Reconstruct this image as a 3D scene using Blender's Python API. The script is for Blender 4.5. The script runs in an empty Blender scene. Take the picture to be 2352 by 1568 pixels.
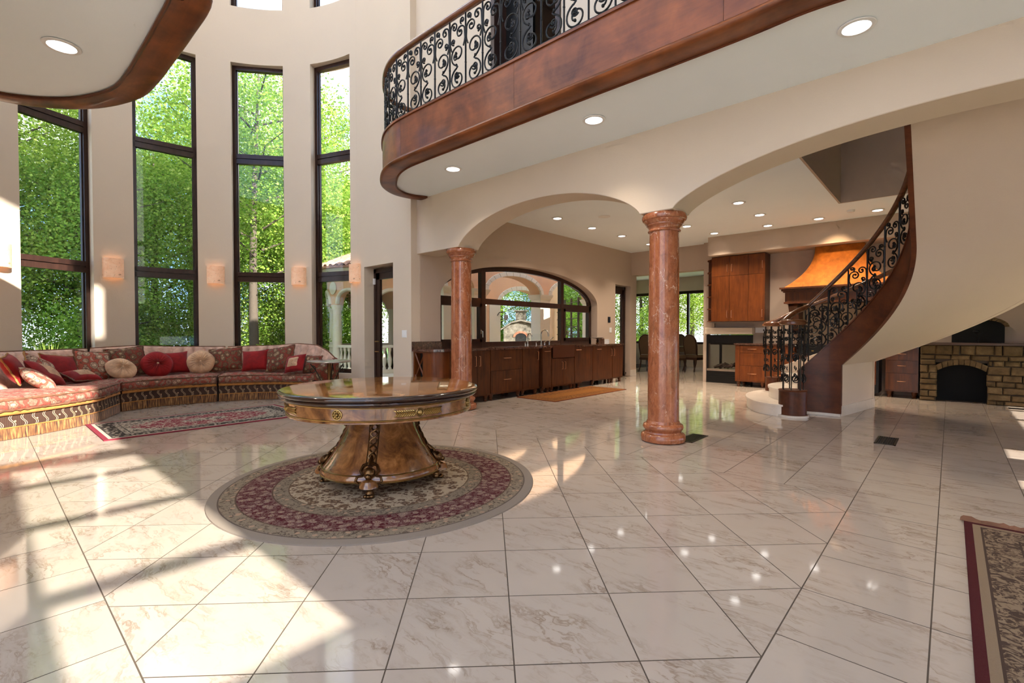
import bpy, math, random
import numpy as np
from mathutils import Vector, Matrix

# ------------------------------------------------------------------ camera, world, sun, exposure
SC = bpy.context.scene
COL = SC.collection
PI = math.pi
R_ = math.radians
YAW, F_PX, CAM_H = R_(42.2), 1110.0, 1.22
cam_d = bpy.data.cameras.new('camera')
cam_d.sensor_width = 36.0
cam_d.lens = 36.0 * F_PX / 2352.0
cam_d.clip_start, cam_d.clip_end = 0.05, 300
cam = bpy.data.objects.new('camera', cam_d)
COL.objects.link(cam)
cam.location = (0, 0, CAM_H)
cam.rotation_euler = (PI / 2 - math.atan(21 / F_PX), 0, YAW)
SC.camera = cam
SC.view_settings.view_transform = 'Standard'
SC.view_settings.look = 'None'
SC.view_settings.gamma = 1.0
SC.view_settings.use_curve_mapping = False
SC.view_settings.exposure = 1.0
SC.cycles.max_bounces = 6
SC.cycles.diffuse_bounces = 4
SC.cycles.glossy_bounces = 3
SC.cycles.transparent_max_bounces = 10
SC.cycles.use_adaptive_sampling = True
SC.cycles.adaptive_threshold = 0.08
SC.cycles.adaptive_min_samples = 12
SC.cycles.caustics_reflective = False
SC.cycles.caustics_refractive = False
SC.cycles.sample_clamp_indirect = 6.0

SUN_T = 0.55                       # tangent of the sun's elevation; the sun travels along -X
W = bpy.data.worlds.new('world')
SC.world = W
W.use_nodes = True
wn = W.node_tree
wn.nodes.clear()
w_out = wn.nodes.new('ShaderNodeOutputWorld')
w_bg = wn.nodes.new('ShaderNodeBackground')
w_tc = wn.nodes.new('ShaderNodeTexCoord')
w_no = wn.nodes.new('ShaderNodeTexNoise')
w_no.inputs['Scale'].default_value = 3.2
w_no.inputs['Detail'].default_value = 7
w_no.inputs['Roughness'].default_value = 0.58
w_rp = wn.nodes.new('ShaderNodeValToRGB')
w_rp.color_ramp.elements[0].position = 0.45
w_rp.color_ramp.elements[0].color = (0.20, 0.38, 0.74, 1)
w_rp.color_ramp.elements[1].position = 0.60
w_rp.color_ramp.elements[1].color = (1.0, 0.94, 0.86, 1)
wn.links.new(w_tc.outputs['Generated'], w_no.inputs['Vector'])
wn.links.new(w_no.outputs['Fac'], w_rp.inputs['Fac'])
wn.links.new(w_rp.outputs['Color'], w_bg.inputs['Color'])
wn.links.new(w_bg.outputs['Background'], w_out.inputs['Surface'])
w_bg.inputs['Strength'].default_value = 1.9

sun_d = bpy.data.lights.new('sun', 'SUN')
sun_d.energy = 9.0
sun_d.angle = R_(0.6)
sun_d.color = (1.0, 0.94, 0.86)
sun = bpy.data.objects.new('sun', sun_d)
COL.objects.link(sun)
sun.location = (20, 0, 20)
sun.rotation_euler = Vector((-1, 0, -SUN_T)).to_track_quat('-Z', 'Y').to_euler()

# ------------------------------------------------------------------ helpers
rnd = random.Random(7)


def lerp(a, b, t):
    return a + (b - a) * t


def cosd(a):
    return math.cos(R_(a))


def sind(a):
    return math.sin(R_(a))


def interp(x, xs, ys):
    return float(np.interp(x, xs, ys))


def spline(pts, n=8, closed=False):
    """Catmull-Rom through 2D/3D points"""
    P = [Vector(p) for p in pts]
    out = []
    N = len(P)
    for i in range(N if closed else N - 1):
        p1, p2 = P[i], P[(i + 1) % N]
        p0 = P[i - 1] if (i > 0 or closed) else p1 * 2 - p2
        p3 = P[(i + 2) % N] if (i + 2 < N or closed) else p2 * 2 - p1
        for k in range(n):
            t = k / n
            out.append(0.5 * ((2 * p1) + (p2 - p0) * t + (2 * p0 - 5 * p1 + 4 * p2 - p3) * t * t + (3 * p1 - p0 - 3 * p2 + p3) * t ** 3))
    if not closed:
        out.append(P[-1].copy())
    return out


def path_normals(P):
    """left-hand unit normals of a 2D path"""
    out = []
    for i in range(len(P)):
        a, b = P[max(i - 1, 0)], P[min(i + 1, len(P) - 1)]
        d = Vector((b[0] - a[0], b[1] - a[1]))
        d.normalize()
        out.append(Vector((-d.y, d.x)))
    return out


def offset(P, d):
    N = path_normals(P)
    return [Vector((p[0] + n.x * d, p[1] + n.y * d)) for p, n in zip(P, N)]


def resample(P, step):
    P = [Vector(p) for p in P]
    L = [0]
    for a, b in zip(P, P[1:]):
        L.append(L[-1] + (b - a).length)
    n = max(2, round(L[-1] / step) + 1)
    out, j = [], 0
    for k in range(n):
        s = L[-1] * k / (n - 1)
        while j < len(P) - 2 and L[j + 1] < s:
            j += 1
        t = (s - L[j]) / max(L[j + 1] - L[j], 1e-9)
        out.append(P[j].lerp(P[j + 1], min(max(t, 0), 1)))
    return out


class MB:
    """collects shapes for ONE mesh"""

    def __init__(s):
        s.v, s.f, s.uv = [], [], {}

    def add(s, vs, fs):
        o = len(s.v)
        s.v += [tuple(p) for p in vs]
        s.f += [tuple(i + o for i in f) for f in fs]
        return s

    def box(s, x0, x1, y0, y1, z0, z1):
        return s.add([(x0, y0, z0), (x1, y0, z0), (x1, y1, z0), (x0, y1, z0), (x0, y0, z1), (x1, y0, z1), (x1, y1, z1), (x0, y1, z1)],
                     [(0, 3, 2, 1), (4, 5, 6, 7), (0, 1, 5, 4), (1, 2, 6, 5), (2, 3, 7, 6), (3, 0, 4, 7)])

    def obox(s, c, size, rz=0.0, M=None):
        x, y, z = size[0] / 2, size[1] / 2, size[2] / 2
        T = M or (Matrix.Translation(c) @ Matrix.Rotation(rz, 4, 'Z'))
        vs = [T @ Vector(p) for p in ((-x, -y, -z), (x, -y, -z), (x, y, -z), (-x, y, -z), (-x, -y, z), (x, -y, z), (x, y, z), (-x, y, z))]
        return s.add(vs, [(0, 3, 2, 1), (4, 5, 6, 7), (0, 1, 5, 4), (1, 2, 6, 5), (2, 3, 7, 6), (3, 0, 4, 7)])

    def prism(s, poly, z0, z1):
        n = len(poly)
        vs = [(p[0], p[1], z0) for p in poly] + [(p[0], p[1], z1) for p in poly]
        return s.add(vs, [tuple(range(n))[::-1], tuple(range(n, 2 * n))] + [(i, (i + 1) % n, n + (i + 1) % n, n + i) for i in range(n)])

    def prism_map(s, poly, f, d0, d1):
        """polygon in (a,b), extruded d0..d1, mapped by f(a,b,d)"""
        n = len(poly)
        vs = [f(a, b, d0) for a, b in poly] + [f(a, b, d1) for a, b in poly]
        return s.add(vs, [tuple(range(n))[::-1], tuple(range(n, 2 * n))] + [(i, (i + 1) % n, n + (i + 1) % n, n + i) for i in range(n)])

    def lathe(s, prof, n=32, c=(0, 0, 0), a0=0.0, a1=2 * PI, mod=None):
        closed = abs(a1 - a0 - 2 * PI) < 1e-6
        m = n if closed else n + 1
        vs = []
        for k in range(m):
            a = a0 + (a1 - a0) * k / n
            for r, z in prof:
                rr = r * (mod(a, z) if mod else 1)
                vs.append((c[0] + rr * math.cos(a), c[1] + rr * math.sin(a), c[2] + z))
        p = len(prof)
        fs = []
        for k in range(n):
            k2 = (k + 1) % m
            for j in range(p - 1):
                fs.append((k * p + j, k2 * p + j, k2 * p + j + 1, k * p + j + 1))
        s.add(vs, fs)
        if closed:
            o = len(s.v) - len(vs)
            if prof[0][0] > 1e-4:
                s.f.append(tuple(o + k * p for k in range(n))[::-1])
            if prof[-1][0] > 1e-4:
                s.f.append(tuple(o + k * p + p - 1 for k in range(n)))
        return s

    def tube(s, P, r, n=6, closed=False, caps=True):
        P = [Vector(p) for p in P]
        N = len(P)
        if N < 2:
            return s
        T = []
        for i in range(N):
            a = P[i - 1] if (i > 0 or closed) else P[0]
            b = P[(i + 1) % N] if (i < N - 1 or closed) else P[-1]
            d = b - a
            T.append(d.normalized() if d.length > 1e-9 else Vector((0, 0, 1)))
        up = Vector((0, 0, 1)) if abs(T[0].z) < 0.9 else Vector((1, 0, 0))
        nrm = (up - T[0] * up.dot(T[0])).normalized()
        vs = []
        for i in range(N):
            nrm = nrm - T[i] * nrm.dot(T[i])
            if nrm.length < 1e-6:
                nrm = T[i].orthogonal()
            nrm.normalize()
            bn = T[i].cross(nrm)
            ri = r[i] if isinstance(r, (list, tuple)) else r
            for k in range(n):
                a = 2 * PI * k / n
                vs.append(P[i] + nrm * (ri * math.cos(a)) + bn * (ri * math.sin(a)))
        fs = []
        for i in range(N if closed else N - 1):
            j = (i + 1) % N
            for k in range(n):
                k2 = (k + 1) % n
                fs.append((i * n + k, i * n + k2, j * n + k2, j * n + k))
        if caps and not closed:
            fs.append(tuple(range(n))[::-1])
            fs.append(tuple((N - 1) * n + k for k in range(n)))
        return s.add(vs, fs)

    def sphere(s, c, r, n=10, m=6, sc=(1, 1, 1)):
        vs, fs = [], []
        for j in range(m + 1):
            t = PI * j / m
            for k in range(n):
                a = 2 * PI * k / n
                vs.append((c[0] + r * sc[0] * math.sin(t) * math.cos(a), c[1] + r * sc[1] * math.sin(t) * math.sin(a), c[2] + r * sc[2] * math.cos(t)))
        for j in range(m):
            for k in range(n):
                fs.append((j * n + k, (j + 1) * n + k, (j + 1) * n + (k + 1) % n, j * n + (k + 1) % n))
        return s.add(vs, fs)

    def grid(s, rows, uvf=None, closed_u=False, closed_v=False):
        """rows: list of lists of points"""
        a, b = len(rows), len(rows[0])
        o = len(s.v)
        vs = [p for r in rows for p in r]
        fs = []
        for i in range(a if closed_u else a - 1):
            for j in range(b if closed_v else b - 1):
                i2, j2 = (i + 1) % a, (j + 1) % b
                fs.append((i * b + j, i2 * b + j, i2 * b + j2, i * b + j2))
        s.add(vs, fs)
        if uvf:
            for i in range(a):
                for j in range(b):
                    s.uv[o + i * b + j] = uvf(i, j)
        return s

    def sweep(s, P, prof, closed_prof=True, caps=True):
        """P: 2D or 3D path, prof: list of (normal offset, z); normals to the left of the path"""
        N = path_normals(P)
        rows = []
        for p, n in zip(P, N):
            z = p[2] if len(p) > 2 else 0.0
            rows.append([(p[0] + n.x * d, p[1] + n.y * d, z + h) for d, h in prof])
        o = len(s.v)
        s.grid(rows, closed_v=closed_prof)
        if caps and closed_prof:
            b = len(prof)
            s.f.append(tuple(o + j for j in range(b)))
            s.f.append(tuple(o + (len(P) - 1) * b + j for j in range(b))[::-1])
        return s


def mesh(name, mb, mat=None, smooth=35):
    me = bpy.data.meshes.new(name)
    me.from_pydata([tuple(p) for p in mb.v], [], mb.f)
    if mb.uv:
        uvl = me.uv_layers.new(name='UVMap')
        li = np.zeros(len(me.loops), dtype=np.int32)
        me.loops.foreach_get('vertex_index', li)
        arr = np.zeros((len(mb.v), 2), dtype=np.float32)
        for k, q in mb.uv.items():
            arr[k] = q
        uvl.data.foreach_set('uv', arr[li].ravel())
    me.validate(verbose=False)
    me.update()
    if smooth:
        me.polygons.foreach_set('use_smooth', [True] * len(me.polygons))
        if smooth < 180:
            me.set_sharp_from_angle(angle=R_(smooth))
    if mat:
        me.materials.append(mat)
    return me


def link(o, parent=None, loc=None):
    COL.objects.link(o)
    if parent:
        o.parent = parent
    if loc:
        o.location = loc
    return o


def obj(name, mb, mat, parent=None, smooth=35, loc=None, label=None):
    me = mb if isinstance(mb, bpy.types.Mesh) else mesh(name, mb, mat, smooth)
    o = bpy.data.objects.new(name, me)
    link(o, parent, loc)
    if label:
        o['label'] = label
    return o


def tag(o, label, cat, group=None):
    o['label'] = label
    o['category'] = cat
    if group:
        o['group'] = group
    return o


def thing(name, label, cat, loc=(0, 0, 0), rz=0.0, group=None):
    o = bpy.data.objects.new(name, None)
    o.empty_display_size = 0.1
    COL.objects.link(o)
    o.location = loc
    o.rotation_euler = (0, 0, rz)
    return tag(o, label, cat, group)


def struct(name, mb, mat, smooth=35, label=None):
    o = obj(name, mb, mat, None, smooth) if mb is not None else link(bpy.data.objects.new(name, None))
    o['kind'] = 'structure'
    if label:
        o['label'] = label
    return o


def stuff(o):
    o['kind'] = 'stuff'
    return o


def bevel(o, w=0.02, seg=2, ang=40):
    m = o.modifiers.new('bevel', 'BEVEL')
    m.width = w
    m.segments = seg
    m.limit_method = 'ANGLE'
    m.angle_limit = R_(ang)
    return o


def dup(root, loc=None, rz=None, label=None):
    r = root.copy()
    COL.objects.link(r)
    if loc is not None:
        r.location = loc
    if rz is not None:
        r.rotation_euler = (0, 0, rz)
    if label:
        r['label'] = label
    for ch in list(root.children):
        c = ch.copy()
        COL.objects.link(c)
        c.parent = r
        for g in list(ch.children):
            d = g.copy()
            COL.objects.link(d)
            d.parent = c
    return r


# ------------------------------------------------------------------ materials
class Mat:
    def __init__(s, name):
        s.m = bpy.data.materials.new(name)
        s.m.use_nodes = True
        s.t = s.m.node_tree
        s.t.nodes.clear()
        s.out = s.t.nodes.new('ShaderNodeOutputMaterial')
        s._tc = None

    def n(s, typ, ins=None, out=0, **props):
        nd = s.t.nodes.new('ShaderNode' + typ)
        for k, v in props.items():
            setattr(nd, k, v)
        for k, v in (ins or {}).items():
            sock = nd.inputs[k]
            if isinstance(v, bpy.types.NodeSocket):
                s.t.links.new(v, sock)
            elif isinstance(v, (tuple, list)):
                if sock.type == 'RGBA' and len(v) == 3:
                    v = (*v, 1)
                sock.default_value = v
            else:
                sock.default_value = v
        return nd if out is None else nd.outputs[out]

    def co(s, kind='Object'):
        if not s._tc:
            s._tc = s.t.nodes.new('ShaderNodeTexCoord')
        return s._tc.outputs[kind]

    def map(s, vec, scale=(1, 1, 1), rot=(0, 0, 0), loc=(0, 0, 0)):
        return s.n('Mapping', {'Vector': vec, 'Scale': scale, 'Rotation': rot, 'Location': loc})

    def noise(s, vec, scale, detail=4, rough=0.55, dist=0.0, out='Fac'):
        return s.n('TexNoise', {'Vector': vec, 'Scale': scale, 'Detail': detail, 'Roughness': rough, 'Distortion': dist}, out)

    def vor(s, vec, scale, feature='F1', out='Distance', rand=1.0, dim='3D'):
        return s.n('TexVoronoi', {'Vector': vec, 'Scale': scale, 'Randomness': rand}, out, feature=feature, voronoi_dimensions=dim)

    def ramp(s, fac, stops, interp='LINEAR'):
        nd = s.n('ValToRGB', {'Fac': fac}, None)
        cr = nd.color_ramp
        cr.interpolation = interp
        while len(cr.elements) < len(stops):
            cr.elements.new(0.5)
        for e, (p, c) in zip(cr.elements, stops):
            e.position = p
            c = (c, c, c) if isinstance(c, (int, float)) else c
            e.color = (*c, 1)
        return nd.outputs['Color']

    def math(s, op, a, b=0.0, c=0.0, clamp=False):
        nd = s.t.nodes.new('ShaderNodeMath')
        nd.operation = op
        nd.use_clamp = clamp
        for i, v in enumerate((a, b, c)):
            if isinstance(v, bpy.types.NodeSocket):
                s.t.links.new(v, nd.inputs[i])
            else:
                nd.inputs[i].default_value = v
        return nd.outputs[0]

    def mix(s, f, a, b, mode='MIX'):
        nd = s.t.nodes.new('ShaderNodeMix')
        nd.data_type = 'RGBA'
        nd.blend_type = mode
        for i, v in ((0, f), (6, a), (7, b)):
            if isinstance(v, bpy.types.NodeSocket):
                s.t.links.new(v, nd.inputs[i])
            else:
                nd.inputs[i].default_value = (*v, 1) if isinstance(v, (tuple, list)) and len(v) == 3 else v
        return nd.outputs[2]

    def sep(s, vec):
        nd = s.n('SeparateXYZ', {'Vector': vec}, None)
        return nd.outputs

    def bump(s, h, strength=0.2, dist=0.01):
        return s.n('Bump', {'Height': h, 'Strength': strength, 'Distance': dist})

    def rndvec(s, vec, k=37.0):
        """texture space shifted per object and per loose piece"""
        r = s.n('ObjectInfo', {}, 'Random')
        g = s.n('NewGeometry', {}, 'Random Per Island')
        q = s.math('ADD', s.math('MULTIPLY', r, k), s.math('MULTIPLY', g, k * 1.7))
        cmb = s.n('CombineXYZ', {'X': q, 'Y': s.math('MULTIPLY', q, 1.31), 'Z': s.math('MULTIPLY', q, 0.73)})
        return s.n('VectorMath', {0: vec, 1: cmb}, 0, operation='ADD')

    def done(s, color, rough=0.5, metal=0.0, normal=None, coat=0.0, spec=0.5, sheen=0.0, emit=None, estr=0.0, sub=0.0):
        ins = {'Base Color': color, 'Roughness': rough, 'Metallic': metal, 'Coat Weight': coat, 'Specular IOR Level': spec, 'Sheen Weight': sheen}
        b = s.n('BsdfPrincipled', ins, None)
        if coat:
            b.inputs['Coat Roughness'].default_value = 0.08
        if normal is not None:
            s.t.links.new(normal, b.inputs['Normal'])
        if emit is not None:
            if isinstance(emit, bpy.types.NodeSocket):
                s.t.links.new(emit, b.inputs['Emission Color'])
            else:
                b.inputs['Emission Color'].default_value = (*emit, 1)
            b.inputs['Emission Strength'].default_value = estr
        s.t.links.new(b.outputs[0], s.out.inputs['Surface'])
        return s.m


def flat(name, c, rough=0.5, metal=0.0, **k):
    """plain material with a faint grain"""
    m = Mat(name)
    n = m.noise(m.co(), 14, 3)
    col = m.mix(m.math('MULTIPLY', n, 0.22), c, tuple(x * 0.72 for x in c))
    return m.done(col, rough, metal, m.bump(n, 0.04, 0.004), **k)


def plaster(name, c, bump=0.25):
    m = Mat(name)
    big = m.noise(m.co(), 0.9, 4)
    fine = m.noise(m.co(), 160, 3, 0.6)
    col = m.mix(big, tuple(x * 0.95 for x in c), tuple(min(1, x * 1.04) for x in c))
    col = m.mix(m.math('MULTIPLY', fine, 0.10), col, tuple(x * 0.6 for x in c))
    return m.done(col, 0.85, 0, m.bump(m.math('ADD', m.noise(m.co(), 55, 4), fine), bump, 0.004), spec=0.2)


def wood(name, dark, light, axis='X', scale=1.0, rough=0.35, coat=0.3, fig=0.5):
    m = Mat(name)
    sc = {'X': (0.9, 9, 9), 'Y': (9, 0.9, 9), 'Z': (9, 9, 0.9)}[axis]
    v = m.map(m.rndvec(m.co(), 11), tuple(q * scale for q in sc))
    g = m.noise(v, 2.2, 6, 0.62, 0.6)
    fine = m.noise(m.map(m.co(), tuple(q * scale * 5 for q in sc)), 4, 3)
    cloud = m.noise(m.rndvec(m.co(), 5), 2.6 * scale, 4, 0.6, 0.4)
    f = m.math('ADD', m.math('MULTIPLY', g, 1 - fig), m.math('MULTIPLY', cloud, fig))
    col = m.ramp(f, [(0.32, dark), (0.52, tuple((a + b) / 2 for a, b in zip(dark, light))), (0.70, light)])
    col = m.mix(m.math('MULTIPLY', fine, 0.25), col, dark)
    return m.done(col, rough, 0, m.bump(g, 0.03, 0.004), coat=coat, spec=0.28)


M = {}
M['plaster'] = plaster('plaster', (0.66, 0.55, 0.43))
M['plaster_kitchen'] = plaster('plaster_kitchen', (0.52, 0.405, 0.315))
M['plaster_stair'] = plaster('plaster_stair', (0.66, 0.54, 0.43), 0.3)
M['ceiling'] = plaster('ceiling_white', (0.88, 0.94, 0.98), 0.04)
M['stucco'] = plaster('peach_stucco', (0.72, 0.44, 0.26), 0.4)
M['limestone'] = plaster('limestone', (0.72, 0.66, 0.52), 0.3)
M['fascia'] = wood('mahogany_fascia', (0.070, 0.018, 0.006), (0.33, 0.098, 0.026), 'X', 1.0, 0.4, 0.15, 0.75)
M['stringer'] = wood('mahogany_stringer', (0.045, 0.011, 0.004), (0.20, 0.055, 0.017), 'X', 1.0, 0.45, 0.08, 0.75)
M['cab_dark'] = wood('cherry_dark', (0.034, 0.009, 0.003), (0.15, 0.044, 0.011), 'Z', 1.0, 0.4, 0.08, 0.35)
M['cab_orange'] = wood('cherry_light', (0.085, 0.020, 0.004), (0.235, 0.062, 0.011), 'Z', 1.0, 0.4, 0.1, 0.3)
M['frame'] = wood('window_frame', (0.018, 0.008, 0.006), (0.055, 0.024, 0.016), 'Z', 1.0, 0.35, 0.2, 0.3)
M['rail'] = wood('handrail_wood', (0.060, 0.020, 0.008), (0.24, 0.085, 0.030), 'X', 1.2, 0.25, 0.5, 0.4)
M['iron'] = flat('wrought_iron', (0.012, 0.011, 0.011), 0.38, 0.6)
M['iron_bronze'] = flat('iron_bronze', (0.035, 0.026, 0.018), 0.4, 0.7)
M['black'] = flat('black_metal', (0.006, 0.006, 0.006), 0.35, 0.2)
M['soot_and_shade'] = flat('soot_and_shade', (0.004, 0.004, 0.004), 0.95)  # oven soot, and painted shade in the rack and vent hollows
M['white'] = flat('white_plastic', (0.80, 0.80, 0.79), 0.4)
M['brass'] = flat('antique_brass', (0.42, 0.27, 0.09), 0.33, 0.95)
M['bronze'] = flat('dark_bronze', (0.16, 0.085, 0.035), 0.32, 0.95)
M['copper'] = flat('copper', (0.15, 0.055, 0.028), 0.4, 0.8)
M['pull'] = flat('copper_pull', (0.62, 0.30, 0.16), 0.3, 0.85)
M['nickel'] = flat('brushed_nickel', (0.52, 0.47, 0.40), 0.25, 0.95)
M['tile_base'] = plaster('tile_base', (0.50, 0.40, 0.32), 0.1)
M['grout'] = flat('grout', (0.10, 0.075, 0.055), 0.9, spec=0.1)


def m_marble(name, base, vein, rough, k=1.0, shift=True):
    m = Mat(name)
    v = m.rndvec(m.co(), 23) if shift else m.co()
    warp = m.noise(v, 2.2, 4, 0.6, 0, 'Color')
    v2 = m.n('VectorMath', {0: m.map(v, (1.0, 4.2, 1), (0, 0, 0.5)), 1: m.n('VectorMath', {0: warp, 'Scale': 0.9}, 0, operation='SCALE')}, 0, operation='ADD')
    a = m.noise(v2, 1.6, 8, 0.62, 0.4)
    vn = m.ramp(a, [(0.485, 0.0), (0.505, 1.0), (0.525, 0.25), (0.60, 0.0)])
    b = m.noise(v2, 4.2, 7, 0.68, 0.6)
    vn2 = m.ramp(b, [(0.54, 0.0), (0.60, 0.9), (0.66, 0.2)])
    cl = m.noise(v, 2.2, 5, 0.6)
    t = m.n('ObjectInfo', {}, 'Random')
    t2 = m.n('NewGeometry', {}, 'Random Per Island')
    tone = m.math('FRACT', m.math('ADD', m.math('MULTIPLY', t, 7.3), m.math('MULTIPLY', t2, 3.1)))
    col = m.mix(cl, tuple(x * 0.93 for x in base), tuple(min(1, x * 1.06) for x in base))
    col = m.mix(m.math('MULTIPLY', tone, 0.15), col, tuple(x * y for x, y in zip(base, (0.66, 0.60, 0.55))))
    msk = m.ramp(m.noise(v, 2.6, 3), [(0.40, 0.0), (0.62, 1.0)])
    col = m.mix(m.math('MULTIPLY', m.math('MULTIPLY', vn, msk), 0.62 * k), col, vein)
    col = m.mix(m.math('MULTIPLY', m.math('MULTIPLY', vn2, msk), 0.30 * k), col, tuple(x * 0.9 for x in vein))
    return m.done(col, rough, 0, m.bump(m.noise(v, 3, 2), 0.012, 0.01), spec=0.5)


M['marble'] = m_marble('floor_marble', (0.455, 0.375, 0.305), (0.205, 0.13, 0.078), 0.06, 1.1)
M['marble_step'] = m_marble('step_marble', (0.74, 0.66, 0.57), (0.50, 0.40, 0.30), 0.25, 0.6)


def m_redmarble():
    m = Mat('red_marble')
    v = m.rndvec(m.co(), 9)
    vs = m.map(v, (1, 1, 0.45))
    warp = m.noise(vs, 7, 5, 0.65, 0, 'Color')
    vw = m.n('VectorMath', {0: vs, 1: m.n('VectorMath', {0: warp, 'Scale': 0.22}, 0, operation='SCALE')}, 0, operation='ADD')
    ve = m.ramp(m.vor(vw, 7.5, 'DISTANCE_TO_EDGE'), [(0.0, 1.0), (0.006, 0.8), (0.016, 0.0)])
    ve2 = m.ramp(m.vor(vw, 24, 'DISTANCE_TO_EDGE'), [(0.0, 0.7), (0.025, 0.0)])
    msk = m.ramp(m.noise(v, 5.0, 4), [(0.50, 0.0), (0.64, 1.0)])
    base = m.ramp(m.noise(vw, 14, 9, 0.75), [(0.30, (0.16, 0.045, 0.018)), (0.50, (0.33, 0.105, 0.042)), (0.64, (0.42, 0.155, 0.07)), (0.78, (0.54, 0.27, 0.14))])
    patch = m.ramp(m.noise(m.map(v, (1, 1, 0.5)), 6.5, 6, 0.7, 0.8), [(0.62, 0.0), (0.72, 0.55)])
    col = m.mix(patch, base, (0.50, 0.30, 0.18))
    col = m.mix(m.math('MULTIPLY', ve, msk), col, (0.78, 0.56, 0.42))
    col = m.mix(m.math('MULTIPLY', m.math('MULTIPLY', ve2, msk), 0.6), col, (0.60, 0.38, 0.26))
    return m.done(col, 0.2, 0, None, coat=0.25)


M['red_marble'] = m_redmarble()


def m_granite():
    m = Mat('counter_granite')
    n = m.noise(m.co(), 30, 6, 0.7)
    col = m.ramp(n, [(0.35, (0.020, 0.010, 0.008)), (0.55, (0.10, 0.045, 0.03)), (0.72, (0.26, 0.15, 0.10))])
    return m.done(col, 0.12, 0, None, coat=0.5)


M['granite'] = m_granite()
M['ledge'] = flat('oven_ledge', (0.07, 0.035, 0.02), 0.5)


def m_burl():
    m = Mat('burl_veneer')
    v = m.co()
    a = m.noise(v, 5, 8, 0.68, 1.4)
    b = m.noise(m.map(v, (1, 1, 0.25)), 16, 5, 0.6, 0.6)
    col = m.ramp(m.math('ADD', m.math('MULTIPLY', a, 0.75), m.math('MULTIPLY', b, 0.25)),
                 [(0.34, (0.055, 0.017, 0.005)), (0.50, (0.20, 0.075, 0.020)), (0.66, (0.40, 0.18, 0.055))])
    return m.done(col, 0.2, 0, None, coat=0.9)


M['burl'] = m_burl()


def m_tabletop():
    """veneer laid as wedges around the centre with a cross-banded border"""
    m = Mat('tabletop_veneer')
    v = m.co()
    x, y, z = m.sep(v)
    ang = m.math('ARCTAN2', y, x)
    r = m.n('VectorMath', {0: v}, 'Value', operation='LENGTH')
    wedge = m.math('FRACT', m.math('MULTIPLY', m.math('ADD', ang, PI), 8 / (2 * PI)))
    alt = m.math('ABSOLUTE', m.math('SUBTRACT', wedge, 0.5))
    a = m.noise(v, 5, 8, 0.66, 1.2)
    col = m.ramp(m.math('ADD', a, m.math('MULTIPLY', alt, 0.12)), [(0.36, (0.15, 0.048, 0.012)), (0.55, (0.37, 0.145, 0.038)), (0.72, (0.55, 0.26, 0.08))])
    band = m.ramp(r, [(0.0, 0.0), (0.635, 0.0), (0.64, 1.0), (0.652, 1.0), (0.657, 0.0)])
    seam = m.ramp(alt, [(0.47, 0.0), (0.492, 1.0)])
    col = m.mix(m.math('MULTIPLY', seam, 0.35), col, (0.08, 0.025, 0.008))
    col = m.mix(band, col, (0.05, 0.016, 0.006))
    return m.done(col, 0.07, 0, m.bump(m.noise(v, 26, 3), 0.03, 0.004), coat=0.25, spec=0.4)


M['tabletop'] = m_tabletop()


def m_glass():
    m = Mat('window_glass')
    bf = m.n('NewGeometry', {}, 'Backfacing')
    fr = m.n('Fresnel', {'IOR': m.math('MULTIPLY_ADD', bf, 1 / 1.3 - 1.3, 1.3)})
    tr = m.n('BsdfTransparent', {'Color': (0.97, 0.985, 0.975, 1)})
    gl = m.n('BsdfGlossy', {'Roughness': 0.01, 'Color': (1, 1, 1, 1)})
    mx = m.n('MixShader', {0: fr, 1: tr, 2: gl})
    m.t.links.new(mx, m.out.inputs['Surface'])
    return m.m


M['glass'] = m_glass()


def m_alabaster():
    m = Mat('alabaster_shade')
    v = m.co()
    n = m.noise(v, 7, 5, 0.65, 1.2)
    vein = m.ramp(m.noise(v, 11, 5, 0.7, 2.2), [(0.60, 0.0), (0.66, 1.0), (0.72, 0.0)])
    col = m.ramp(n, [(0.3, (0.80, 0.42, 0.24)), (0.6, (0.86, 0.54, 0.35)), (0.8, (0.90, 0.66, 0.48))])
    col = m.mix(m.math('MULTIPLY', vein, 0.85), col, (0.20, 0.07, 0.03))
    return m.done(col, 0.5, 0, None, emit=col, estr=0.10)


M['alabaster'] = m_alabaster()
mm = Mat('lamp_lens')
M['lens'] = mm.done((0.9, 0.9, 0.88), 0.5, emit=(1.0, 0.97, 0.92), estr=5.0)


def m_paisley(name, c_bg, c_a, c_b, c_line, scale=1.0):
    m = Mat(name)
    v = m.rndvec(m.co(), 13)
    w = m.noise(v, 5 * scale, 2, 0.5, 0, 'Color')
    vw = m.n('VectorMath', {0: v, 1: m.n('VectorMath', {0: w, 'Scale': 0.10 / scale}, 0, operation='SCALE')}, 0, operation='ADD')
    d = m.math('MULTIPLY', m.vor(vw, 8.5 * scale, 'F1'), 0.85)
    ring = m.ramp(d, [(0.0, c_line), (0.10, c_a), (0.22, c_a), (0.25, c_line), (0.29, c_b), (0.40, c_b), (0.43, c_line), (0.47, c_bg), (0.62, c_bg), (0.65, c_b)], 'LINEAR')
    d2 = m.vor(vw, 26 * scale, 'DISTANCE_TO_EDGE')
    fl = m.ramp(d2, [(0.0, 1.0), (0.06, 0.8), (0.12, 0.0)])
    col = m.mix(m.math('MULTIPLY', fl, 0.55), ring, c_line)
    col = m.mix(m.math('MULTIPLY', m.noise(v, 60 * scale, 2), 0.18), col, c_a)
    th = m.noise(v, 300, 2)
    return m.done(col, 0.8, 0, m.bump(th, 0.3, 0.003), sheen=0.05, spec=0.15)


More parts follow.
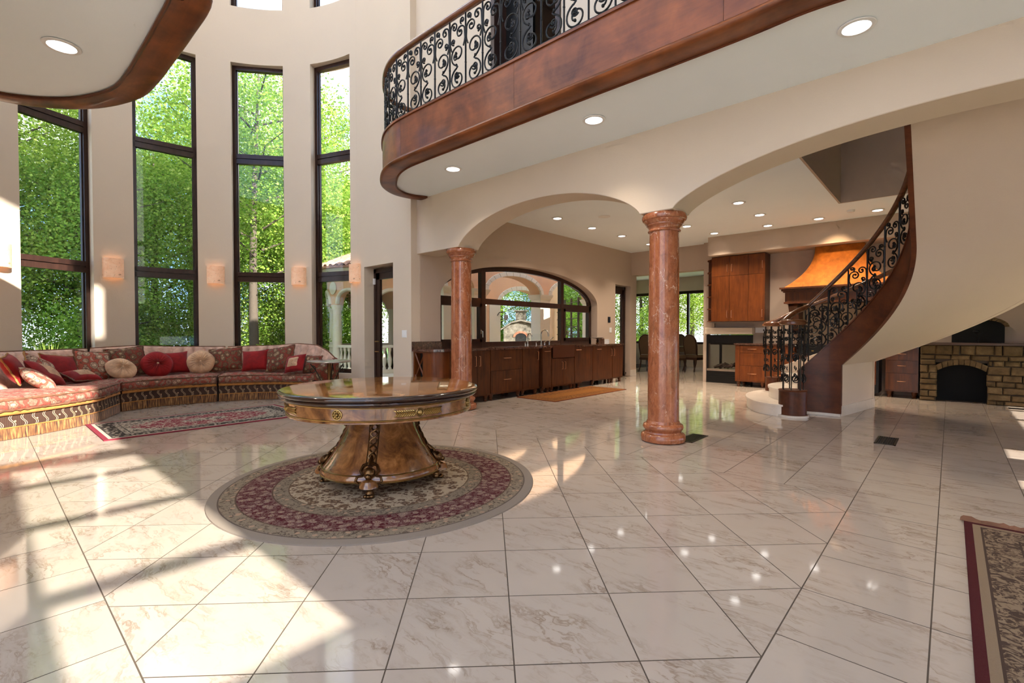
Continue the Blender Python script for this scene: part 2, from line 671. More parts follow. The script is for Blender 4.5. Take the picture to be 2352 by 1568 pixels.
M['paisley'] = m_paisley('paisley_tapestry', (0.21, 0.018, 0.012), (0.40, 0.28, 0.16), (0.15, 0.075, 0.04), (0.030, 0.012, 0.009), 1.25)
M['paisley_light'] = m_paisley('paisley_light', (0.40, 0.060, 0.035), (0.60, 0.44, 0.30), (0.42, 0.28, 0.19), (0.085, 0.028, 0.018), 1.1)
M['seat'] = m_paisley('seat_tapestry', (0.30, 0.045, 0.030), (0.52, 0.32, 0.22), (0.27, 0.15, 0.10), (0.075, 0.025, 0.018), 1.3)


def m_velvet(name, c, sheen=0.5):
    m = Mat(name)
    n = m.noise(m.co(), 9, 4, 0.6, 0.4)
    col = m.ramp(n, [(0.3, tuple(x * 0.62 for x in c)), (0.6, c), (0.8, tuple(min(1, x * 1.25) for x in c))])
    return m.done(col, 0.7, 0, m.bump(m.noise(m.co(), 220, 2), 0.15, 0.002), sheen=sheen * 0.25, spec=0.2)


M['red_velvet'] = m_velvet('red_velvet', (0.27, 0.007, 0.007))
M['peach'] = m_velvet('peach_velvet', (0.70, 0.45, 0.34), 0.3)
M['cream'] = m_velvet('cream_satin', (0.60, 0.37, 0.22), 0.3)
M['gold_cord'] = m_velvet('gold_cord', (0.40, 0.19, 0.055), 0.3)
M['orange_cord'] = m_velvet('orange_piping', (0.52, 0.22, 0.055), 0.3)
M['mix_cord'] = m_velvet('tassel_trim', (0.19, 0.085, 0.045), 0.3)


def m_fringe():
    m = Mat('bullion_fringe')
    u, v, w = m.sep(m.co('UV'))
    st = m.n('TexNoise', {'Vector': m.n('CombineXYZ', {'X': m.math('MULTIPLY', u, 55.0), 'Y': m.math('MULTIPLY', v, 0.8), 'Z': 0.0}), 'Scale': 1.0, 'Detail': 3.0}, 'Fac')
    col = m.ramp(st, [(0.32, (0.035, 0.010, 0.004)), (0.48, (0.15, 0.058, 0.016)), (0.62, (0.33, 0.155, 0.045)), (0.74, (0.48, 0.28, 0.11))])
    return m.done(col, 0.75, 0, m.bump(st, 0.8, 0.01), sheen=0.2)


M['fringe'] = m_fringe()


def m_band():
    """woven border: pairs of wavy ivory lines on brown"""
    m = Mat('woven_wave_border')
    u, v, w = m.sep(m.co('UV'))
    ph = m.math('MULTIPLY', m.math('SINE', m.math('MULTIPLY', v, 6.2832)), 0.16)
    uu = m.math('ADD', m.math('MULTIPLY', u, 9.0), m.math('MULTIPLY', ph, 1.25))
    fr = m.math('FRACT', uu)
    a = m.math('LESS_THAN', m.math('ABSOLUTE', m.math('SUBTRACT', fr, 0.28)), 0.026)
    b = m.math('LESS_THAN', m.math('ABSOLUTE', m.math('SUBTRACT', fr, 0.44)), 0.026)
    ln = m.math('MULTIPLY', m.math('MAXIMUM', a, b), m.math('LESS_THAN', m.math('ABSOLUTE', m.math('SUBTRACT', v, 0.5)), 0.44))
    st = m.math('LESS_THAN', m.math('FRACT', m.math('MULTIPLY', u, 60.0)), 0.5)
    bg = m.mix(st, (0.040, 0.013, 0.008), (0.060, 0.030, 0.014))
    col = m.mix(ln, bg, (0.62, 0.44, 0.26))
    return m.done(col, 0.8, 0, m.bump(m.math('ADD', ln, m.noise(m.co(), 200, 2)), 0.3, 0.004))


M['band'] = m_band()


def m_rug_round():
    m = Mat('round_rug')
    v = m.co()
    r = m.n('VectorMath', {0: v}, 'Value', operation='LENGTH')
    w = m.noise(v, 22, 3, 0.6, 0, 'Color')
    vw = m.n('VectorMath', {0: v, 1: m.n('VectorMath', {0: w, 'Scale': 0.045}, 0, operation='SCALE')}, 0, operation='ADD')
    d = m.vor(vw, 9.0, dim='2D')
    d2 = m.vor(vw, 24.0, dim='2D')
    fl = m.ramp(m.math('ADD', d, m.math('MULTIPLY', m.math('SUBTRACT', m.noise(v, 40, 2), 0.5), 0.22)), [(0.0, (0.36, 0.25, 0.15)), (0.10, (0.09, 0.05, 0.03)), (0.20, (0.24, 0.15, 0.085)), (0.28, (0.075, 0.04, 0.028)), (0.31, (0.46, 0.36, 0.245))], 'CONSTANT')
    leaf = m.math('GREATER_THAN', 0.30, m.math('ADD', d2, m.math('MULTIPLY', m.math('SUBTRACT', m.noise(v, 60, 2), 0.5), 0.3)))
    inner = m.mix(m.math('MULTIPLY', leaf, m.math('GREATER_THAN', m.noise(v, 7, 2), 0.47)), fl, (0.13, 0.075, 0.045))
    vine = m.ramp(m.noise(vw, 8, 2, 0.5, 1.2), [(0.485, 0.0), (0.495, 0.8), (0.505, 0.8), (0.515, 0.0)])
    inner = m.mix(vine, inner, (0.20, 0.12, 0.07))
    e = m.vor(vw, 15.0, dim='2D')
    sw = m.ramp(m.noise(vw, 26, 3, 0.6, 1.5), [(0.47, 0.0), (0.50, 1.0), (0.58, 1.0), (0.61, 0.0)])
    mar = m.ramp(e, [(0.0, (0.40, 0.29, 0.18)), (0.10, (0.10, 0.018, 0.02)), (0.16, (0.30, 0.21, 0.16)), (0.26, (0.20, 0.11, 0.09)), (0.33, (0.075, 0.003, 0.010))], 'CONSTANT')
    mar = m.mix(m.math('MULTIPLY', sw, 0.6), mar, (0.26, 0.17, 0.14))
    bg = m.ramp(m.noise(vw, 34, 4, 0.7, 1.0), [(0.42, (0.09, 0.065, 0.045)), (0.5, (0.29, 0.225, 0.155)), (0.6, (0.22, 0.17, 0.12))])
    bg = m.mix(m.math('LESS_THAN', m.vor(vw, 11, dim='2D'), 0.16), bg, (0.40, 0.26, 0.17))

    def sel(a, b, r0):
        return m.mix(m.math('GREATER_THAN', r, r0), a, b)
    c = sel(inner, (0.13, 0.085, 0.05), 0.700)
    c = sel(c, bg, 0.708)
    c = sel(c, (0.10, 0.06, 0.04), 0.812)
    c = sel(c, mar, 0.822)
    c = sel(c, (0.10, 0.06, 0.04), 1.052)
    c = sel(c, bg, 1.062)
    c = sel(c, (0.12, 0.09, 0.07), 1.162)
    c = sel(c, (0.27, 0.22, 0.175), 1.172)
    pile = m.noise(v, 260, 2)
    c = m.mix(m.math('MULTIPLY', pile, 0.3), c, (0.10, 0.07, 0.05))
    return m.done(c, 0.95, 0, m.bump(pile, 0.5, 0.004), sheen=0.0, spec=0.1)


M['rug_round'] = m_rug_round()


def m_rug_rect(name, hx, hy, border, field, motif, line, edge, edge_w=0.05, med=True):
    """hx, hy half sizes in object space"""
    m = Mat(name)
    v = m.co()
    x, y, z = m.sep(v)
    dx = m.math('SUBTRACT', hx, m.math('ABSOLUTE', x))
    dy = m.math('SUBTRACT', hy, m.math('ABSOLUTE', y))
    d = m.math('MINIMUM', dx, dy)
    w = m.noise(v, 7, 3, 0.6, 0, 'Color')
    vw = m.n('VectorMath', {0: v, 1: m.n('VectorMath', {0: w, 'Scale': 0.06}, 0, operation='SCALE')}, 0, operation='ADD')
    f1 = m.vor(vw, 13, dim='2D')
    f2 = m.noise(vw, 24, 4, 0.65, 1.5)
    fld = m.ramp(f1, [(0.0, field), (0.12, motif), (0.19, field), (0.30, line), (0.36, field)], 'CONSTANT')
    fld = m.mix(m.ramp(f2, [(0.5, 0.0), (0.54, 0.9), (0.62, 0.0)]), fld, motif)
    if not med:
        nz = m.noise(m.map(vw, (1.0, 2.2, 1)), 15, 6, 0.75, 0.8)
        fld = m.ramp(nz, [(0.30, line), (0.40, motif), (0.48, field), (0.56, tuple(q * 0.75 for q in border)), (0.64, border), (0.72, (0.06, 0.07, 0.06))])
    if med:
        ex = m.math('MULTIPLY', x, 1.0 / (hx * 0.60))
        ey = m.math('MULTIPLY', y, 1.0 / (hy * 0.66))
        el = m.math('SQRT', m.math('ADD', m.math('MULTIPLY', ex, ex), m.math('MULTIPLY', ey, ey)))
        el = m.math('ADD', el, m.math('MULTIPLY', m.math('SUBTRACT', m.noise(v, 9, 3), 0.5), 0.55))
        spk = m.ramp(m.noise(vw, 19, 4, 0.7, 1.0), [(0.44, 0.0), (0.48, 1.0)])
        out_ = m.mix(m.ramp(m.noise(vw, 23, 4, 0.7, 1.0), [(0.50, 0.0), (0.54, 1.0)]), field, line)
        inn = m.mix(spk, field, motif)
        fld = m.mix(m.math('MULTIPLY', m.math('LESS_THAN', el, 1.0), m.math('GREATER_THAN', el, 0.32)), out_, inn)
    brd = m.ramp(m.noise(vw, 30, 4, 0.7, 1.0), [(0.42, line), (0.52, border), (0.62, tuple(q * 0.8 for q in border))])
    brd2 = m.mix(m.math('GREATER_THAN', m.vor(vw, 16, dim='2D'), 0.24), border, line) if med else m.mix(m.ramp(f2, [(0.46, 0.0), (0.54, 1.0)]), line, border)

    def sel(a, b, q):
        return m.mix(m.math('LESS_THAN', d, q), a, b)
    c = sel(fld, line, 0.30)
    c = sel(c, brd, 0.29)
    c = sel(c, line, 0.235)
    c = sel(c, brd2, 0.225)
    c = sel(c, line, edge_w + 0.045)
    c = sel(c, border, edge_w + 0.035)
    c = sel(c, edge, edge_w)
    pile = m.noise(v, 260, 2)
    c = m.mix(m.math('MULTIPLY', pile, 0.3), c, tuple(q * 0.4 for q in border))
    return m.done(c, 0.95, 0, m.bump(pile, 0.5, 0.004), sheen=0.0, spec=0.1)


M['rug_sofa'] = m_rug_rect('medallion_rug', 0.70, 1.20, (0.46, 0.39, 0.31), (0.46, 0.38, 0.30), (0.20, 0.008, 0.028), (0.028, 0.022, 0.02), (0.20, 0.004, 0.026), 0.05)
M['rug_old'] = m_rug_rect('antique_rug', 1.1, 1.2, (0.25, 0.175, 0.11), (0.22, 0.15, 0.095), (0.10, 0.03, 0.022), (0.06, 0.036, 0.026), (0.060, 0.004, 0.009), 0.038, False)
M['rug_kitchen'] = m_rug_rect('kitchen_runner', 0.45, 1.25, (0.24, 0.10, 0.025), (0.28, 0.11, 0.02), (0.17, 0.05, 0.012), (0.10, 0.03, 0.01), (0.14, 0.03, 0.012), 0.03, False)


def m_leaf(name, cols):
    m = Mat(name)
    r = m.n('NewGeometry', {}, 'Random Per Island')
    o = m.n('ObjectInfo', {}, 'Random')
    col = m.ramp(m.math('FRACT', m.math('ADD', r, m.math('MULTIPLY', o, 0.37))), cols)
    d = m.n('BsdfDiffuse', {'Color': col})
    t = m.n('BsdfTranslucent', {'Color': m.mix(0.35, col, (0.55, 0.72, 0.08))})
    mx = m.n('MixShader', {0: 0.42, 1: d, 2: t})
    m.t.links.new(mx, m.out.inputs['Surface'])
    return m.m


M['leaf'] = m_leaf('leaf_green', [(0.0, (0.09, 0.20, 0.03)), (0.4, (0.20, 0.35, 0.05)), (0.75, (0.34, 0.48, 0.075)), (1.0, (0.50, 0.60, 0.17))])
M['leaf_dark'] = m_leaf('leaf_dark', [(0.0, (0.09, 0.21, 0.04)), (0.5, (0.20, 0.37, 0.06)), (1.0, (0.38, 0.54, 0.10))])
M['leaf_lime'] = m_leaf('leaf_lime', [(0.0, (0.16, 0.27, 0.03)), (0.5, (0.32, 0.45, 0.06)), (1.0, (0.50, 0.58, 0.16))])
M['bark'] = flat('bark', (0.10, 0.075, 0.055), 0.9)
M['lawn'] = flat('lawn', (0.10, 0.19, 0.03), 0.95)
M['paving'] = plaster('terrace_paving', (0.62, 0.54, 0.42), 0.2)


def m_stone(name, a, b, c):
    m = Mat(name)
    v = m.rndvec(m.co(), 17)
    n = m.noise(v, 6, 6, 0.65)
    o = m.n('ObjectInfo', {}, 'Random')
    col = m.ramp(n, [(0.3, a), (0.55, b), (0.75, c)])
    col = m.mix(m.math('MULTIPLY', o, 0.5), col, tuple(q * 0.55 for q in b))
    return m.done(col, 0.85, 0, m.bump(m.noise(v, 28, 5, 0.65), 0.6, 0.012), spec=0.25)


M['stone'] = m_stone('field_stone', (0.055, 0.034, 0.014), (0.15, 0.095, 0.042), (0.25, 0.175, 0.085))
M['stone_grey'] = m_stone('grey_stone', (0.08, 0.07, 0.055), (0.19, 0.165, 0.13), (0.32, 0.29, 0.24))
M['brick'] = m_stone('brick_red', (0.22, 0.08, 0.05), (0.36, 0.15, 0.09), (0.45, 0.25, 0.16))
M['rooftile'] = m_stone('clay_tile', (0.34, 0.16, 0.10), (0.52, 0.28, 0.19), (0.66, 0.44, 0.34))
M['hood'] = m_velvet('hood_orange_plaster', (0.42, 0.115, 0.008), 0.0)
M['leather'] = flat('dining_leather', (0.10, 0.06, 0.03), 0.45)
M['chair_wood'] = wood('chair_wood', (0.02, 0.008, 0.005), (0.07, 0.028, 0.014), 'Z', 1, 0.3, 0.4)
M['table_stone'] = flat('grey_stone_top', (0.33, 0.31, 0.27), 0.12)
M['backsplash'] = plaster('tumbled_backsplash', (0.50, 0.36, 0.25), 0.3)
M['log'] = flat('ceramic_log', (0.05, 0.03, 0.02), 0.9)
M['bounce_ground'] = plaster('bounce_paving', (0.74, 0.69, 0.62), 0.1)
M['edge'] = wood('ebonised_edge', (0.010, 0.005, 0.004), (0.055, 0.020, 0.009), 'X', 1.0, 0.15, 0.8)
# ------------------------------------------------------------------ floor: grout bed and marble tiles
CEIL = 3.43
BCX, BCY, BR = -8.0, 2.0, 2.85           # bay centre and inner radius
TS = 0.4662


def proj(p):
    c, s = math.cos(YAW), math.sin(YAW)
    q = (p[0], p[1], p[2] - CAM_H)
    X = q[0] * c + q[1] * s
    Y = -q[0] * s + q[1] * c
    if Y < 0.05:
        return None
    return 1176 + F_PX * X / Y, 763 - F_PX * q[2] / Y


def clip_poly(P, x0, x1, y0, y1):
    for ax, lim, sg in ((0, x0, 1), (0, x1, -1), (1, y0, 1), (1, y1, -1)):
        out = []
        for i in range(len(P)):
            a, b = P[i - 1], P[i]
            da, db = sg * (a[ax] - lim), sg * (b[ax] - lim)
            if da >= 0:
                out.append(a)
            if (da >= 0) != (db >= 0):
                t = da / (da - db)
                out.append((a[0] + (b[0] - a[0]) * t, a[1] + (b[1] - a[1]) * t))
        P = out
        if not P:
            return []
    return P


def area(P):
    return abs(sum(P[i - 1][0] * P[i][1] - P[i][0] * P[i - 1][1] for i in range(len(P)))) / 2


def screen_area(P):
    q = [proj((x, y, 0)) for x, y in P]
    if any(k is None for k in q):
        return 0
    cx, cy = sum(k[0] for k in q) / len(q), sum(k[1] for k in q) / len(q)
    if not (-150 < cx < 2502 and cy < 1720):
        return 0
    q = clip_poly(q, 0, 2352, 0, 1568)
    return area(q) if q else 0


def build_floor():
    fb = MB()
    fb.box(-11.4, 2.7, -3.2, 5.3, -0.12, -0.0003)
    fb.box(-6.9, 2.7, 5.3, 12.4, -0.12, -0.0003)
    fb.prism([(-6.92, 12.4), (-2.9, 12.4), (-2.9, 17.2), (-9.3, 17.2)], -0.12, -0.0003)
    fl = struct('floor', fb, M['grout'], 0)
    g = 0.0028
    zones = [((-11.2, -0.51, 0.37, 4.33), (-0.51, 2.62), 45), ((-0.51, 2.5, -3, 12.1), (-0.51, 2.62), 0),
             ((-11.2, -0.51, -3, 0.37), (-0.51, 0.37), 0), ((-11.2, -0.51, 4.33, 12.1), (-0.51, 4.33), 0), ((-9.6, -3.0, 12.1, 17.0), (-0.51, 4.33), 0)]
    cells = []
    for (x0, x1, y0, y1), (ox, oy), ang in zones:
        c, s = cosd(ang), sind(ang)
        rng = 34
        for i in range(-rng, rng):
            for j in range(-rng, rng):
                a0, a1, b0, b1 = i * TS + g, (i + 1) * TS - g, j * TS + g, (j + 1) * TS - g
                P = [(ox + a * c - b * s, oy + a * s + b * c) for a, b in ((a0, b0), (a1, b0), (a1, b1), (a0, b1))]
                cx, cy = sum(p[0] for p in P) / 4, sum(p[1] for p in P) / 4
                if not (x0 - 1 < cx < x1 + 1 and y0 - 1 < cy < y1 + 1):
                    continue
                Q = clip_poly(P, x0 + g, x1 - g, y0 + g, y1 - g)
                if len(Q) < 3 or area(Q) < 0.0004:
                    continue
                cx, cy = sum(p[0] for p in Q) / len(Q), sum(p[1] for p in Q) / len(Q)
                if cx < BCX and math.hypot(cx - BCX, cy - BCY) > BR + 0.1:
                    continue
                if cx < -6.75 and (cy > 4.85 and cy < 12.2 or cy < -0.8):
                    continue
                if cy > 12.55 and cx < -6.75 - (cy - 12.6) * 0.53:
                    continue
                cells.append((screen_area(Q), abs(area(Q) - (TS - 2 * g) ** 2) < 1e-5, ang, (cx, cy), Q))
    cells.sort(key=lambda q: -q[0])
    shared = {}
    for k, (sa, full, ang, (cx, cy), Q) in enumerate(cells[:300]):
        if full and ang in shared:
            me = shared[ang]
        else:
            mb = MB().prism([(x - cx, y - cy) for x, y in Q], -0.012, 0.0)
            me = mesh('tile', mb, M['marble'], 0)
            if full:
                shared[ang] = me
        o = bpy.data.objects.new('tile', me)
        link(o, fl, (cx, cy, 0))
    mb = MB()
    for sa, full, ang, c, Q in cells[300:]:
        mb.prism(Q, -0.012, 0.0)
    stuff(obj('tile_remainder', mb, M['marble'], fl, 0))


build_floor()


# ------------------------------------------------------------------ walls
def wallgrid(mb, sb, zb, void, f, d0, d1):
    """cells between breakpoints sb x zb; void(smid, zmid) tells openings; f(s,z,d)->xyz"""
    ns, nz = len(sb) - 1, len(zb) - 1
    idx = {}

    def V(i, j, d):
        k = (i, j, d)
        if k not in idx:
            idx[k] = len(mb.v)
            mb.v.append(f(sb[i], zb[j], d1 if d else d0))
        return idx[k]
    sol = [[not void((sb[i] + sb[i + 1]) / 2, (zb[j] + zb[j + 1]) / 2) for j in range(nz)] for i in range(ns)]

    def S(i, j):
        return 0 <= i < ns and 0 <= j < nz and sol[i][j]
    for i in range(ns):
        for j in range(nz):
            if not sol[i][j]:
                continue
            for d in (0, 1):
                q = (V(i, j, d), V(i + 1, j, d), V(i + 1, j + 1, d), V(i, j + 1, d))
                mb.f.append(q if d else q[::-1])
            for (a, b, n) in (((i, j), (i, j + 1), S(i - 1, j)), ((i + 1, j + 1), (i + 1, j), S(i + 1, j)), ((i + 1, j), (i, j), S(i, j - 1)), ((i, j + 1), (i + 1, j + 1), S(i, j + 1))):
                if not n:
                    mb.f.append((V(*a, 0), V(*b, 0), V(*b, 1), V(*a, 1)))
    return mb


def subdiv(br, step):
    out = [br[0]]
    for a, b in zip(br, br[1:]):
        n = max(1, math.ceil((b - a) / step - 1e-6))
        out += [a + (b - a) * k / n for k in range(1, n + 1)]
    return out


WC = [110.4, 141.4, 172.5, 203.5, 234.5]       # bay window centres (degrees)
WH = 9.75
WZ0, WZ1, UZ0, UZ1, TOPZ = 0.42, 6.51, 7.6, 9.6, 10.5


def bay_void(s, z):
    for c in WC:
        if abs(s - c) < WH and (WZ0 < z < WZ1 or UZ0 < z < UZ1):
            return True
    return False


br = [97.0]
for c in WC:
    br += [c - WH, c + WH]
br.append(262.0)
mb = wallgrid(MB(), subdiv(br, 3.3), [0, WZ0, WZ1, UZ0, UZ1, TOPZ], bay_void,
              lambda s, z, d: (BCX + d * cosd(s), BCY + d * sind(s), z), BR, BR + 0.34)
struct('wall_bay', mb, M['plaster'], label='curved beige plaster wall of the window bay')

# straight wall with the porch door, from the bay to the kitchen corner
mb = wallgrid(MB(), [-8.35, -8.09, -7.16, -6.64], [0, 2.43, TOPZ], lambda s, z: -8.09 < s < -7.16 and z < 2.43,
              lambda s, z, d: (s, d, z), 4.829, 5.2)
struct('wall_porch', mb, M['plaster'], label='beige plaster wall around the narrow porch door')

# wall above the balcony
UW = 4.95
mb = wallgrid(MB(), [-6.64, -4.87, -3.66, -0.33, 1.08, 2.8], [3.6, 3.86, 6.25, TOPZ], lambda s, z: 3.86 < z < 6.25 and (-4.87 < s < -3.66 or -0.33 < s < 1.08),
              lambda s, z, d: (s, d, z), UW, UW + 0.3)
struct('wall_upper', mb, M['plaster'], label='upper floor wall behind the balcony railing')
# dark room behind the upper doorway
mb = wallgrid(MB(), [-5.4, -3.1], [3.6, 7.0], lambda s, z: False, lambda s, z, d: (s, d, z), 7.4, 7.5)
mb.box(-5.5, -5.4, 5.25, 7.5, 3.6, 7.0)
mb.box(-3.1, -3.0, 5.25, 7.5, 3.6, 7.0)
mb.box(-5.5, -3.0, 5.25, 7.5, 7.0, 7.1)
struct('wall_upper_room', mb, M['plaster_kitchen'], label='walls of the dark room off the balcony')
door = MB()
for x0, x1, z0, z1 in ((-4.87, -4.80, 3.86, 6.25), (-3.73, -3.66, 3.86, 6.25), (-4.87, -3.66, 6.15, 6.25)):
    door.box(x0, x1, UW - 0.03, UW + 0.33, z0, z1)
d3 = struct('door_3', door, M['frame'], label='dark wood frame of the upper doorway')
obj('door_leaf', MB().box(-4.80, -4.30, UW + 0.22, UW + 0.27, 3.87, 6.14), M['black'], d3)


# arcade wall on the two columns
def arch_strip(mb, ss, zl, ztop, f, d0, d1):
    n = len(ss)
    rows = [[f(s, z, d0), f(s, ztop, d0), f(s, ztop, d1), f(s, z, d1)] for s, z in zip(ss, zl)]
    o = len(mb.v)
    mb.grid(rows, closed_v=True)
    mb.f.append((o, o + 1, o + 2, o + 3))
    mb.f.append(tuple(o + (n - 1) * 4 + k for k in (3, 2, 1, 0)))
    return mb


COLX = (-5.77, -2.385)
COLY, COLZ = 5.165, 2.53


def arch_z(x):
    for x0, x1, h in ((COLX[0] + 0.17, COLX[1] - 0.19, 0.455), (COLX[1] + 0.19, 2.45, 0.475)):
        if x0 < x < x1:
            t = abs((x - (x0 + x1) / 2) / ((x1 - x0) / 2))
            return COLZ + h * (1 - t ** 2.15) ** 0.72
    return COLZ


ss = [-6.66, -6.2, COLX[0] - 0.1] + [COLX[0] + 0.17 + 0.5 * (1 - math.cos(PI * k / 44)) * (COLX[1] - COLX[0] - 0.36) for k in range(45)]
ss += [COLX[1]] + [COLX[1] + 0.19 + 0.5 * (1 - math.cos(PI * k / 60)) * (2.45 - COLX[1] - 0.19) for k in range(61)] + [2.8]
zl = [arch_z(min(max(x, -6.66), 2.8)) for x in ss]
mb = arch_strip(MB(), ss, zl, 3.85, lambda s, z, d: (s, d, z), 4.95, 5.38)
bevel(struct('wall_arcade', mb, M['plaster'], 40, label='beige arcade wall with two broad arches on red columns'), 0.03, 2, 50)

# kitchen wall with the arched window and the far door
KX = -6.62
WV0, WV1, WSP, WAP, WSILL = 5.44, 10.51, 1.88, 2.585, 0.93
WVC, WVA = (WV0 + WV1) / 2, (WV1 - WV0) / 2


def ell(v, inset=0.0):
    t = min(1.0, abs((v - WVC) / (WVA - inset)))
    return WSP + (WAP - WSP - inset) * math.sqrt(max(0, 1 - t * t))


fx = lambda s, z, d: (d, s, z)
KD0, KD1 = 11.40, 12.22
mb = MB()
mb.box(KX - 0.33, KX, 5.0, WV0, 0, CEIL)
mb.box(KX - 0.33, KX, WV0, WV1, 0, WSILL)
vs = [WVC - WVA * math.cos(PI * k / 56) for k in range(57)]
arch_strip(mb, vs, [ell(v) for v in vs], CEIL, fx, KX - 0.33, KX)
wallgrid(mb, [WV1, KD0, KD1, 12.55], [0, 2.5, CEIL], lambda s, z: KD0 < s < KD1 and z < 2.5, fx, KX - 0.33, KX)
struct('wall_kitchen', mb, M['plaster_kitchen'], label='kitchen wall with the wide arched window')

# header to the dining room, kitchen back wall, soffit
mb = MB()
mb.box(-6.75, -4.35, 12.25, 12.55, 2.80, CEIL)
mb.box(KX - 0.33, KX - 0.02, 12.55, 12.6, 0, CEIL)
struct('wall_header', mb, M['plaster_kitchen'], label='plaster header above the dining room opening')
FPX0, FPX1 = -4.45, -3.40
mb = wallgrid(MB(), [-4.55, FPX0, FPX1, 2.5], [0, 1.17, CEIL], lambda s, z: FPX0 < s < FPX1 and z < 1.17, lambda s, z, d: (s, d, z), 12.1, 12.3)
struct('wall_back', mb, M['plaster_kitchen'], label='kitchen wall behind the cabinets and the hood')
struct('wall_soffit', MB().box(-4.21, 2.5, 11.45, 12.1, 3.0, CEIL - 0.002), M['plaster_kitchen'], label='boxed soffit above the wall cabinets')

# kitchen ceiling with the stairwell opening
HX0, HX1, HY1 = -1.42, 1.25, 9.94
mb = wallgrid(MB(), [-6.95, HX0 - 0.03, HX1 + 0.03, 2.8], [5.38, 5.4, HY1 + 0.03, 12.6], lambda s, z: HX0 - 0.03 < s < HX1 + 0.03 and 5.4 < z < HY1 + 0.03, lambda s, z, d: (s, z, d), CEIL, CEIL + 0.25)
struct('ceiling_kitchen', mb, M['ceiling'], label='white kitchen ceiling with the square stairwell opening')
mb = MB()
mb.box(HX0 - 0.12, HX0, 5.3, HY1 + 0.12, CEIL + 0.001, 6.5)
mb.box(HX0, HX1, HY1, HY1 + 0.12, CEIL + 0.001, 6.5)
mb.box(HX1, HX1 + 0.12, 5.3, HY1 + 0.12, CEIL + 0.001, 6.5)
mb.box(HX0 - 0.12, HX1 + 0.12, 5.3, HY1 + 0.12, 6.5, 6.6)
struct('wall_stairwell', mb, M['plaster_kitchen'], label='walls of the stairwell rising through the kitchen ceiling')

# dining room shell
mb = wallgrid(MB(), [-9.35, -9.2, -4.6, -2.9], [0, 0.80, 2.70, 3.2], lambda s, z: -9.2 < s < -4.6 and 0.8 < z < 2.7, lambda s, z, d: (s, d, z), 17.0, 17.3)
mb.box(-2.9, -2.8, 12.3, 17.3, 0, 3.2)
mb.prism([(-6.97, 12.6), (-6.90, 12.6), (-9.20, 17.0), (-9.35, 17.0)], 0, 3.2)
struct('wall_dining', mb, M['plaster'], label='dining room walls seen through the kitchen opening')
struct('ceiling_dining', MB().prism([(-6.97, 12.55), (-2.8, 12.55), (-2.8, 17.3), (-9.35, 17.3)], 3.2, 3.3), M['ceiling'], label='white dining room ceiling')
wf = MB()
for x in (-9.2, -7.0, -4.68):
    wf.box(x, x + 0.08, 17.03, 17.13, 0.8, 2.7)
wf.box(-9.2, -4.6, 17.03, 17.13, 0.8, 0.88)
wf.box(-9.2, -4.6, 17.03, 17.13, 2.60, 2.7)
w7 = struct('window_7', wf, M['frame'], label='dining room window with dark frame')
for a, b in ((-9.12, -7.0), (-6.92, -4.68)):
    obj('pane', MB().box(a, b, 17.07, 17.08, 0.88, 2.60), M['glass'], w7)

# unseen side wall blocking the sun, openings cut for the sun patches
sun_u = lambda u: SUN_T * (2.5 - u)
BOUNCE_GAPS = [-2.8, -1.75, -0.7, 1.5, 2.5, 3.7, 7.6, 8.7, 9.8, 10.9]  # low openings added so sun bounces off the floor onto the ceilings
FZ = [0, 0.10, 1.05, 1.20, sun_u(-1.85), sun_u(-6.12), sun_u(-6.45), 8.45, 9.35, 10.2, TOPZ]
FY = sorted([-3.0, -0.35, 0.19, 1.03, 1.28, 1.42, 3.22, 3.38, 5.25, 5.45, 5.75, 6.7, 7.2, 12.6] + [a for a in BOUNCE_GAPS] + [a + 0.95 for a in BOUNCE_GAPS])


def fac_void(s, z):
    if 0.19 < s < 1.03 and FZ[4] < z < FZ[5]:
        return True
    if -0.35 < s < 1.03 and FZ[6] < z < FZ[9]:
        return True
    if 1.28 < s < 1.42 and FZ[7] < z < FZ[8]:  # slot added to throw a sun patch on the bay pier
        return True
    if z < 1.20 and (3.22 < s < 3.38 or 5.45 < s < 5.75 or 6.7 < s < 7.2):
        return z > 0.1
    if 0.1 < z < 1.05 and any(a < s < a + 0.95 for a in BOUNCE_GAPS):
        return True
    return s > 5.25 and z > FZ[6]


mb = wallgrid(MB(), FY, FZ, fac_void, lambda s, z, d: (d, s, z), 2.5, 2.62)
struct('wall_right', mb, M['plaster'], label='unseen side wall with openings cut to shape the sunlight')
wf = MB()
for u, w in ((-5.40, 0.055), (-4.25, 0.06), (-3.04, 0.07)):
    wf.box(2.5, 2.56, 0.19, 1.03, sun_u(u) - w / 2, sun_u(u) + w / 2)
w8 = struct('window_8', wf, M['frame'], label='muntins of the tall street window')
obj('pane', MB().box(2.58, 2.585, 0.19, 1.03, FZ[4], FZ[5]), M['glass'], w8)
struct('ceiling_great_room', MB().box(-8.0, 2.8, -3.0, 5.25, TOPZ, TOPZ + 0.15), M['ceiling'], label='unseen high ceiling, sized to keep sun off the bay wall')  # out of view; extent chosen to block sun, rest open to sky
struct('wall_left', MB().box(-8.45, -3.3, -1.15, -0.83, 0, 5.2), M['plaster'], label='plaster wall under the low curved ceiling')  # unseen wall; height chosen to hold back fill light

# marble baseboards
bb = MB()
bb.box(KX, KX + 0.014, 12.22, 12.55, 0, 0.17)
bb.box(KX, KX + 0.014, 11.05, 11.40, 0, 0.17)
struct('baseboard_kitchen', bb, M['marble_step'])
bb = MB().box(-7.16, -6.64, 4.818, 4.832, 0, 0.15)
struct('baseboard_porch', bb, M['marble_step'])


